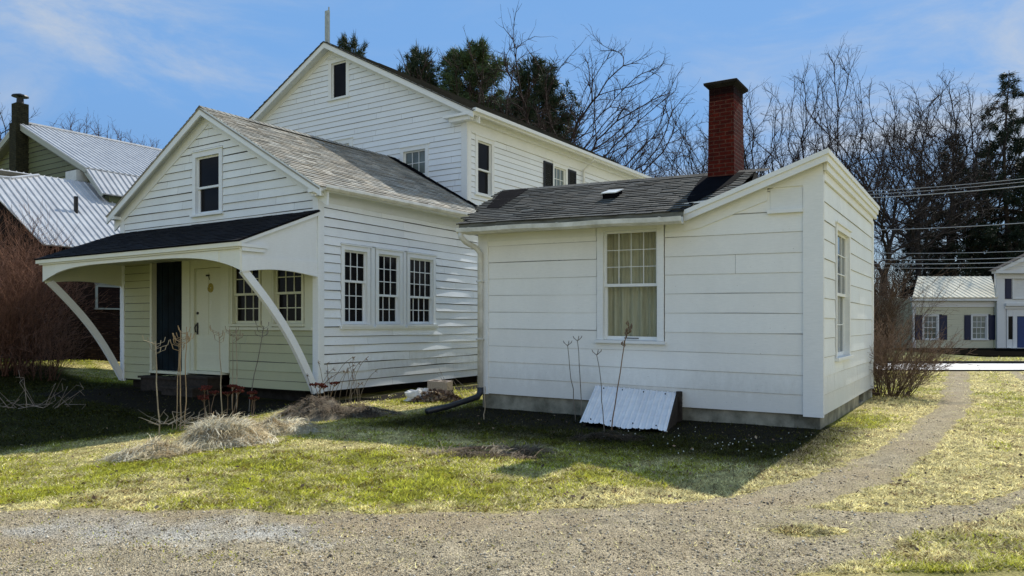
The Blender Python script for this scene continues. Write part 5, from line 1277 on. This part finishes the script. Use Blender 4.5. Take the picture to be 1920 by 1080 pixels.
# ------------------------------------------------------------------ straw mounds
def straw_clump(name, loc, rx, ry, h, n, cols, seed, label, bias=(0, -.3), length=(.06, .24)):
    """matted dead grass: locks of strands, each lock combed its own way over a lumpy low heap"""
    rn = np.random.default_rng(seed); nl = max(20, n//55)
    la = rn.uniform(0, 6.283, nl); lq = np.sqrt(rn.random(nl))*(.75+.35*rn.random(nl)); lx = rx*lq*np.cos(la); ly = ry*lq*np.sin(la)
    lump = lambda x, y: h*np.clip(1-np.hypot(x/rx, y/ry)**1.5, 0, 1)*(.1+1.5*fbm(loc[0]+x, loc[1]+y, 4.2, 3, seed*3, 5))
    laz = rn.uniform(0, 6.283, nl); lcol = np.array(cols)[rn.integers(0, len(cols), nl)]*rn.uniform(.55, 1.3, (nl, 1)); lup = rn.uniform(-.2, .9, nl)
    i = rn.integers(0, nl, n); x = lx[i]+rn.normal(0, .075, n); y = ly[i]+rn.normal(0, .06, n)
    az = laz[i]+rn.normal(0, .7, n); P = np.stack([x, y, height(loc[0]+x, loc[1]+y)+lump(x, y)+.012*rn.random(n)], 1)
    D = np.stack([np.cos(az)+bias[0], np.sin(az)+bias[1], lup[i]+rn.normal(0, .38, n)], 1); D /= np.linalg.norm(D, axis=1, keepdims=True)
    L = rn.uniform(*length, n); w = rn.uniform(.0030, .0062, n); K = 4; pts = [P]; d = D.copy(); p = P
    for k in range(K):
        p = p+d*(L/K)[:, None]; d = d+np.stack([rn.normal(0, .16, n), rn.normal(0, .16, n), -.32-.2*rn.random(n)], 1); d /= np.linalg.norm(d, axis=1, keepdims=True)
        p = p.copy(); p[:, 2] = np.maximum(p[:, 2], height(loc[0]+p[:, 0], loc[1]+p[:, 1])+lump(p[:, 0], p[:, 1])*.9+.008+.03*rn.random(n)); pts.append(p)
    side = np.cross(D, rn.normal(0, .45, (n, 3))+np.array([0, 0, 1.0])); side /= np.linalg.norm(side, axis=1, keepdims=True)
    V = np.concatenate([np.stack([pt-side*(w*(1-.7*k/K))[:, None], pt+side*(w*(1-.7*k/K))[:, None]], 1) for k, pt in enumerate(pts)], 1)
    b = np.arange(n)[:, None]*2*(K+1); Fq = np.concatenate([np.stack([b[:, 0]+2*k, b[:, 0]+2*k+1, b[:, 0]+2*k+3, b[:, 0]+2*k+2], 1) for k in range(K)])
    C = lcol[i]*rn.uniform(.65, 1.3, (n, 1)); V = V.reshape(-1, 3); C = np.repeat(C, 2*(K+1), 0)
    m1, m2 = 40, 12; off = len(V); dv, df = [], []
    for j in range(m2+1):
        for k in range(m1):
            aa = 2*math.pi*k/m1; qq = (1-j/m2)*.96; X = rx*qq*math.cos(aa); Y = ry*qq*math.sin(aa); dv.append((X, Y, float(height(loc[0]+X, loc[1]+Y)+lump(X, Y))-.025))
    for j in range(m2):
        for k in range(m1): df.append((off+j*m1+k, off+j*m1+(k+1) % m1, off+(j+1)*m1+(k+1) % m1, off+(j+1)*m1+k))
    dv = np.array(dv); nz = fbm(loc[0]+dv[:, 0], loc[1]+dv[:, 1], 6, 3, 4, 4)[:, None]
    V = np.concatenate([V, dv]); C = np.concatenate([C, np.tile(np.array(cols[0])*.8, (len(dv), 1))*(.1+1.8*nz)]); Fq = np.concatenate([Fq, np.array(df)])
    Fq = wind(V, Fq, (0, 0, 1)); me = make_mesh(name, V, Fq, [M['straw']], None, C, smooth=True); nr = np.random.default_rng(seed+50).normal(0, .45, (len(V), 3))+np.array([0, 0, 1.0]); nr = np.repeat(nr[::2*(K+1)][:n], 2*(K+1), 0) if len(nr) > n*2*(K+1) else nr
    nr = np.concatenate([nr, np.tile([[0, 0, 1.0]], (len(V)-len(nr), 1))]); nr /= np.linalg.norm(nr, axis=1, keepdims=True); me.normals_split_custom_set_from_vertices(nr.tolist())
    o = link(name, me); o.location = (loc[0], loc[1], 0)
    return tag(o, label, 'straw clump', 'clumps of dead grass and straw')
SC = [(.92, .83, .60), (.80, .69, .45), (.95, .90, .72), (.55, .43, .25)]
SD2 = [(.34, .27, .19), (.22, .165, .115), (.42, .35, .25), (.13, .10, .07)]
straw_clump('straw_clump', (-4.0, 10.6), .68, .70, .33, 7500, SC, 1, 'largest pale straw mound in front of the porch', (-.1, -.5))
straw_clump('straw_clump', (-4.6, 9.85), .62, .36, .11, 3200, SC, 2, 'flat tail of pale straw left of the largest mound', (-.6, -.3))
straw_clump('straw_clump', (-3.55, 11.6), .7, .55, .20, 3200, SC, 3, 'thin straw clump behind the largest mound, below the porch window', (.2, -.4))
straw_clump('straw_clump', (-3.30, 13.2), .70, .6, .33, 2600, [(.42, .36, .26), (.34, .28, .20), (.24, .19, .14)], 4, 'rounded straw clump in front of the cottage corner', (0, -.4))
straw_clump('straw_clump', (-2.75, 13.4), .8, .45, .13, 2200, SD2, 5, 'brown matted clump right of the cottage corner', (.3, -.3))
straw_clump('straw_clump', (-.25, 9.45), .75, .38, .06, 1500, SD2, 6, 'brown matted clump at the edge of the shed shadow, nearest the gravel', (-.2, -.3))
straw_clump('straw_clump', (1.35, 10.75), .55, .3, .05, 800, [(.16, .12, .08), (.10, .08, .055)], 7, 'dark dead clump in the shade right below the cellar hatch', (0, -.3))

# ------------------------------------------------------------------ lawn blades
def blades(n, ylo, yhi, seed, hmul=1.0, left=None):
    rn = np.random.default_rng(seed); u = rn.random(n); y = ylo*yhi/(yhi-u*(yhi-ylo))          # density ~ 1/y^2
    y = y+rn.normal(0, .02, n); x = rn.uniform(-1, 1, n)*(.74*y+.8)
    g = gravel(x, y); cov = np.where(g < -.02, 1.0, np.clip(.30-g*1.1, .05, 1)); tuft = fbm(x, y, 3.4, 3, 31, 13)
    keep = (rn.random(n) < cov*(.35+1.1*tuft)) & ~indoors(x, y, .08) & (rn.random(n) > bed_shade(x, y)*.93) & ~((y > 25.9) & (y < 30.7)) & ~((y > 37.5) & (x > 23))
    x, y, g = x[keep], y[keep], g[keep]; n = len(x); z = height(x, y)+np.clip(g, 0, .16)*.05
    d = dryness(x, y); dry = rn.random(n) < np.clip(d*.95+.05, 0, 1)
    tall = .6+.9*fbm(x, y, 2.0, 3, 71, 17); hgt = rn.uniform(.015, .040, n)*tall*hmul*np.where(dry, .8, 1.1)*(1+.02*np.maximum(0, y-8))*np.where(g > -.02, .6, 1); w = np.clip(.0026+.00052*y, .003, .02)*rn.uniform(.7, 1.4, n)
    az = rn.uniform(0, 6.283, n); ln = rn.uniform(.7, 2.2, n)*np.where(dry, 1.5, 1)
    side = np.stack([np.cos(az), np.sin(az), 0*az], 1); az2 = az+1.57+rn.normal(0, .4, n); tip = np.stack([np.cos(az2)*ln*hgt, np.sin(az2)*ln*hgt, hgt], 1)
    B = np.stack([x, y, z-.006], 1); V = np.stack([B-side*w[:, None], B+side*w[:, None], B+tip], 1).reshape(-1, 3)
    green = np.array([.39, .415, .045])*rn.uniform(.5, 1.35, (n, 1))+np.array([.10, .05, 0])*rn.random((n, 1)); sh = painted_shade(x, y)[:, None]; green = green*(1-.87*sh)  # building shade painted into the blade colours
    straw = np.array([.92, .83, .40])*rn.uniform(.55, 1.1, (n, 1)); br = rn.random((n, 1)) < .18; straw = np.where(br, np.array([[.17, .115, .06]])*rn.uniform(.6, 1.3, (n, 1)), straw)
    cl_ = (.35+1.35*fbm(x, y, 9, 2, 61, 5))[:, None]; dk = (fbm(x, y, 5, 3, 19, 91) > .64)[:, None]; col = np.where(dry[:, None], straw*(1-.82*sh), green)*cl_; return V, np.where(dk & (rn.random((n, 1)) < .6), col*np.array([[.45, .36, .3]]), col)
Vn, Cn = blades(430000, 5.0, 14.5, 1); Vf, Cf = blades(190000, 14.5, 37, 2, 1.1)
V = np.concatenate([Vn, Vf]); C = np.concatenate([Cn, Cf])
me = make_mesh('lawn_grass', V, wind(V, np.arange(len(V)).reshape(-1, 3), (0, 0, 1)), [M['blade']], None, np.repeat(C, 3, 0), smooth=True)
rn = np.random.default_rng(4); nrm = np.repeat(rn.normal(0, .28, (len(V)//3, 3))+np.array([0, 0, 1.0]), 3, 0); nrm /= np.linalg.norm(nrm, axis=1, keepdims=True)
me.normals_split_custom_set_from_vertices(nrm.tolist())          # soft turf shading: blades share an upward leaning normal
tag(link('lawn_grass', me), kind='stuff')
# fallen leaves and bits of thatch strewn over the lawn
rn = np.random.default_rng(6); n = 2600; y = 5.2*16/(16-rn.random(n)*10.8); x = rn.uniform(-1, 1, n)*(.72*y+.5); k = (~indoors(x, y, .1)) & (gravel(x, y) < .02) & (rn.random(n) < .25+.9*fbm(x, y, .9, 3, 2, 41)**2); x, y = x[k], y[k]; n = len(x)
c = np.stack([x, y, height(x, y)+.02+rn.random(n)*.025], 1); u = rn.normal(0, 1, (n, 3)); u[:, 2] *= .35; u /= np.linalg.norm(u, axis=1, keepdims=True); w = np.cross(u, rn.normal(0, .4, (n, 3))+np.array([0, 0, 1])); w /= np.linalg.norm(w, axis=1, keepdims=True); s = rn.uniform(.012, .032, n)[:, None]
V = np.stack([c-u*s, c-w*s*.6, c+u*s, c+w*s*.6], 1).reshape(-1, 3); C = np.array(LC)[rn.integers(0, 4, n)]*rn.uniform(.5, 1.3, (n, 1))
tag(link('fallen_leaves', make_mesh('fallen_leaves', V, np.arange(n*4).reshape(-1, 4), [M['leaf_litter']], None, np.repeat(C, 4, 0))), kind='stuff')
# snowdrops in the dark bed below the shed
rn = np.random.default_rng(16); n = 55; lx = rn.uniform(-2.6, .1, n); ly = -2.1+rn.normal(0, .55, n); x, y = loc2w(SX, SY, TS, lx, ly)
fm = MB()
for a_, b_ in zip(x, y):
    h_ = float(height(a_, b_))+rn.uniform(.04, .07); r_ = rn.uniform(.005, .008); fm.tube([(a_, b_, h_-.06), (a_, b_, h_-.01)], .001, 3, 1); fm.tube([(a_, b_, h_-r_*1.6), (a_+.003, b_, h_-r_*.3), (a_+.004, b_, h_+r_*.4)], [r_, r_*.8, r_*.2], 5, 0)
tag(fm.build('white_flowers', [M['white_feather'], M['mulch']]), kind='stuff')
# loose stones on the gravel
rn = np.random.default_rng(8); n = 60000; y = 4.5*13/(13-rn.random(n)*8.5); x = rn.uniform(-1, 1, n)*(.72*y+.5); g = gravel(x, y); k = rn.random(n) < np.clip(g*3+.25, 0, .95); x, y, g = x[k], y[k], g[k]; n = len(x)
s = (.0035+.011*rn.random(n)**6)*(1+.04*(y-5)); c = np.stack([x, y, height(x, y)+np.clip(g, -.12, .16)*.055+s*.35], 1)
oc = np.array([[1, 0, 0], [0, 1, 0], [-1, 0, 0], [0, -1, 0], [0, 0, 1], [0, 0, -1]], float)
rt = rn.uniform(0, 6.28, n); jit = rn.uniform(.55, 1.35, (n, 6, 3)); O = oc[None]*jit; cr, sr = np.cos(rt)[:, None], np.sin(rt)[:, None]
O = np.stack([O[..., 0]*cr-O[..., 1]*sr, O[..., 0]*sr+O[..., 1]*cr, O[..., 2]*.7], -1); V = (c[:, None]+O*s[:, None, None]).reshape(-1, 3)
f = np.array([[0, 1, 4], [1, 2, 4], [2, 3, 4], [3, 0, 4], [1, 0, 5], [2, 1, 5], [3, 2, 5], [0, 3, 5]]); Fq = (np.arange(n)[:, None, None]*6+f[None]).reshape(-1, 3)
pal = np.array([(.40, .33, .23), (.52, .45, .33), (.13, .105, .08), (.42, .32, .19), (.66, .60, .48)]); C = pal[rn.choice(5, n, p=[.36, .32, .05, .18, .09])]*rn.uniform(.6, 1.25, (n, 1))
tag(link('loose_gravel', make_mesh('loose_gravel', V, Fq, [M['stone_bits']], None, np.repeat(C, 6, 0))), kind='stuff')

# ------------------------------------------------------------------ overhead cables along the road
def cable(y_at, label, r=.022, sag=.25, x0=(1470, 41.5), x1=(2120, 31.5)):
    """y_at: photo heights at px 1720 and 1920, used to fix the two end heights"""
    A0 = np.array([px2(*x0), x0[1]]); B0 = np.array([px2(*x1), x1[1]])
    def at(px):
        t = np.linspace(0, 1, 400); P = A0+(B0-A0)*t[:, None]; i = np.argmin(np.abs(P[:, 0]/P[:, 1]*1440+960-px)); return t[i], P[i, 1]
    (ta, Ya), (tb, Yb) = at(1720), at(1920); za = 1.6+(608-y_at[0])/1440*Ya+sag*4*ta*(1-ta); zb = 1.6+(608-y_at[1])/1440*Yb+sag*4*tb*(1-tb); k = (zb-za)/(tb-ta)
    mb = MB(); ts = np.linspace(0, 1, 24); mb.tube([(*(A0+(B0-A0)*t), za+k*(t-ta)-sag*4*t*(1-t)) for t in ts], r*.72, 5); o = mb.build('power_cable', M['wire']); return tag(o, label, 'cable', 'overhead cables along the road')
cable((353, 335), 'topmost overhead cable crossing the dark evergreens', .018)
cable((359, 341), 'second overhead cable from the top, just under the topmost', .018)
cable((366, 349), 'third overhead cable, the thick one of the upper three', .030)
cable((429, 418), 'single overhead cable halfway between the upper and lower sets', .022)
cable((475, 471), 'uppermost cable of the lower set above the cream roof', .016)
cable((487, 483), 'second cable of the lower set above the cream roof', .020)
cable((495, 491), 'third and brightest cable of the lower set above the cream roof', .026)
cable((503, 500), 'lowest overhead cable skimming the cream metal roof', .018)

# ================================================================== LIGHT, SKY, CAMERA
SUN_AZ, SUN_EL = R(32.6), R(40.6)
sd = Vector((math.sin(SUN_AZ)*math.cos(SUN_EL), math.cos(SUN_AZ)*math.cos(SUN_EL), math.sin(SUN_EL)))
sl = bpy.data.lights.new('sun', 'SUN'); sl.energy = 5.0; sl.angle = R(.5); sl.color = (1.0, .965, .90)
so = bpy.data.objects.new('sun', sl); COL.objects.link(so); so.rotation_euler = (-sd).to_track_quat('-Z', 'Y').to_euler()
wd = bpy.data.worlds.new('World'); sc.world = wd; wd.use_nodes = True; nt = wd.node_tree; nt.nodes.clear()
out = nt.nodes.new('ShaderNodeOutputWorld'); bg = nt.nodes.new('ShaderNodeBackground'); nt.links.new(bg.outputs[0], out.inputs[0])
sky = nt.nodes.new('ShaderNodeTexSky'); sky.sky_type = 'NISHITA'; sky.sun_disc = False; sky.sun_elevation = SUN_EL; sky.sun_rotation = SUN_AZ
sky.air_density = 1.0; sky.dust_density = .3; sky.ozone_density = 1.6; sky.altitude = 300
tc = nt.nodes.new('ShaderNodeTexCoord')
mp = nt.nodes.new('ShaderNodeMapping'); mp.inputs['Scale'].default_value = (1.1, 1.1, 4.2); mp.inputs['Rotation'].default_value = (0, .12, .5); nt.links.new(tc.outputs['Generated'], mp.inputs[0])
n1 = nt.nodes.new('ShaderNodeTexNoise'); n1.inputs['Scale'].default_value = 2.1; n1.inputs['Detail'].default_value = 9; n1.inputs['Roughness'].default_value = .62; n1.inputs['Distortion'].default_value = .6; nt.links.new(mp.outputs[0], n1.inputs[0])
sep = nt.nodes.new('ShaderNodeSeparateXYZ'); nt.links.new(tc.outputs['Generated'], sep.inputs[0])
def mth(op, a, b=None, c=None):
    n = nt.nodes.new('ShaderNodeMath'); n.operation = op
    for i, v in enumerate((a, b, c)):
        if v is None: continue
        if isinstance(v, (int, float)): n.inputs[i].default_value = v
        else: nt.links.new(v, n.inputs[i])
    return n.outputs[0]
def mrange(v, a, b, c=0, d=1):
    n = nt.nodes.new('ShaderNodeMapRange'); n.interpolation_type = 'SMOOTHSTEP'; nt.links.new(v, n.inputs[0])
    for i, k in enumerate((a, b, c, d)): n.inputs[i+1].default_value = k
    return n.outputs[0]
side = mth('ABSOLUTE', mth('ADD', sep.outputs[0], .03)); wisp = mth('MULTIPLY', mrange(n1.outputs['Fac'], .42, .74), mrange(side, .10, .50, .12, .75))
fill_bank = mth('MULTIPLY', mth('MULTIPLY', mrange(n1.outputs['Fac'], .25, .55, .35, 1), mrange(mth('ADD', mth('MULTIPLY', sep.outputs[1], -.80), mth('MULTIPLY', sep.outputs[0], .62)), .02, .50, 0, .95)), mrange(sep.outputs[2], .62, .30, 0, 1))  # unseen bright clouds behind the camera, added to fill the shaded walls
wr = mth('MULTIPLY', mrange(n1.outputs['Fac'], .40, .62), mrange(sep.outputs[0], .36, .56, 0, .62)); cl = mth('MAXIMUM', mth('MAXIMUM', wisp, wr), fill_bank)
br = mrange(mth('ADD', mth('MULTIPLY', sep.outputs[1], -.80), mth('MULTIPLY', sep.outputs[0], .62)), -.1, .5, 6.6, 10.5)
cb_ = nt.nodes.new('ShaderNodeCombineXYZ')
for i, k in enumerate((1.0, .985, .92)): nt.links.new(mth('MULTIPLY', br, k), cb_.inputs[i])
hs = nt.nodes.new('ShaderNodeHueSaturation'); hs.inputs['Saturation'].default_value = 1.1; hs.inputs['Value'].default_value = .62; nt.links.new(sky.outputs[0], hs.inputs['Color'])
clear = mixc(nt, hs.outputs[0], (2.0, 4.25, 8.2), mrange(sep.outputs[2], -.02, .30, .25, .80))
o = mixc(nt, clear, cb_.outputs[0], cl); nt.links.new(o, bg.inputs[0]); bg.inputs['Strength'].default_value = .108
cam = bpy.data.cameras.new('camera'); cam.lens = 27; cam.sensor_width = 36; cam.shift_y = 68/1920; cam.clip_end = 3000; cam.clip_start = .1
co = bpy.data.objects.new('camera', cam); COL.objects.link(co); co.location = (0, 0, 1.6); co.rotation_euler = (R(90), 0, 0); sc.camera = co
sc.view_settings.view_transform = 'Standard'; sc.view_settings.look = 'None'; sc.view_settings.exposure = 0
sc.cycles.max_bounces = 6; sc.cycles.transparent_max_bounces = 8
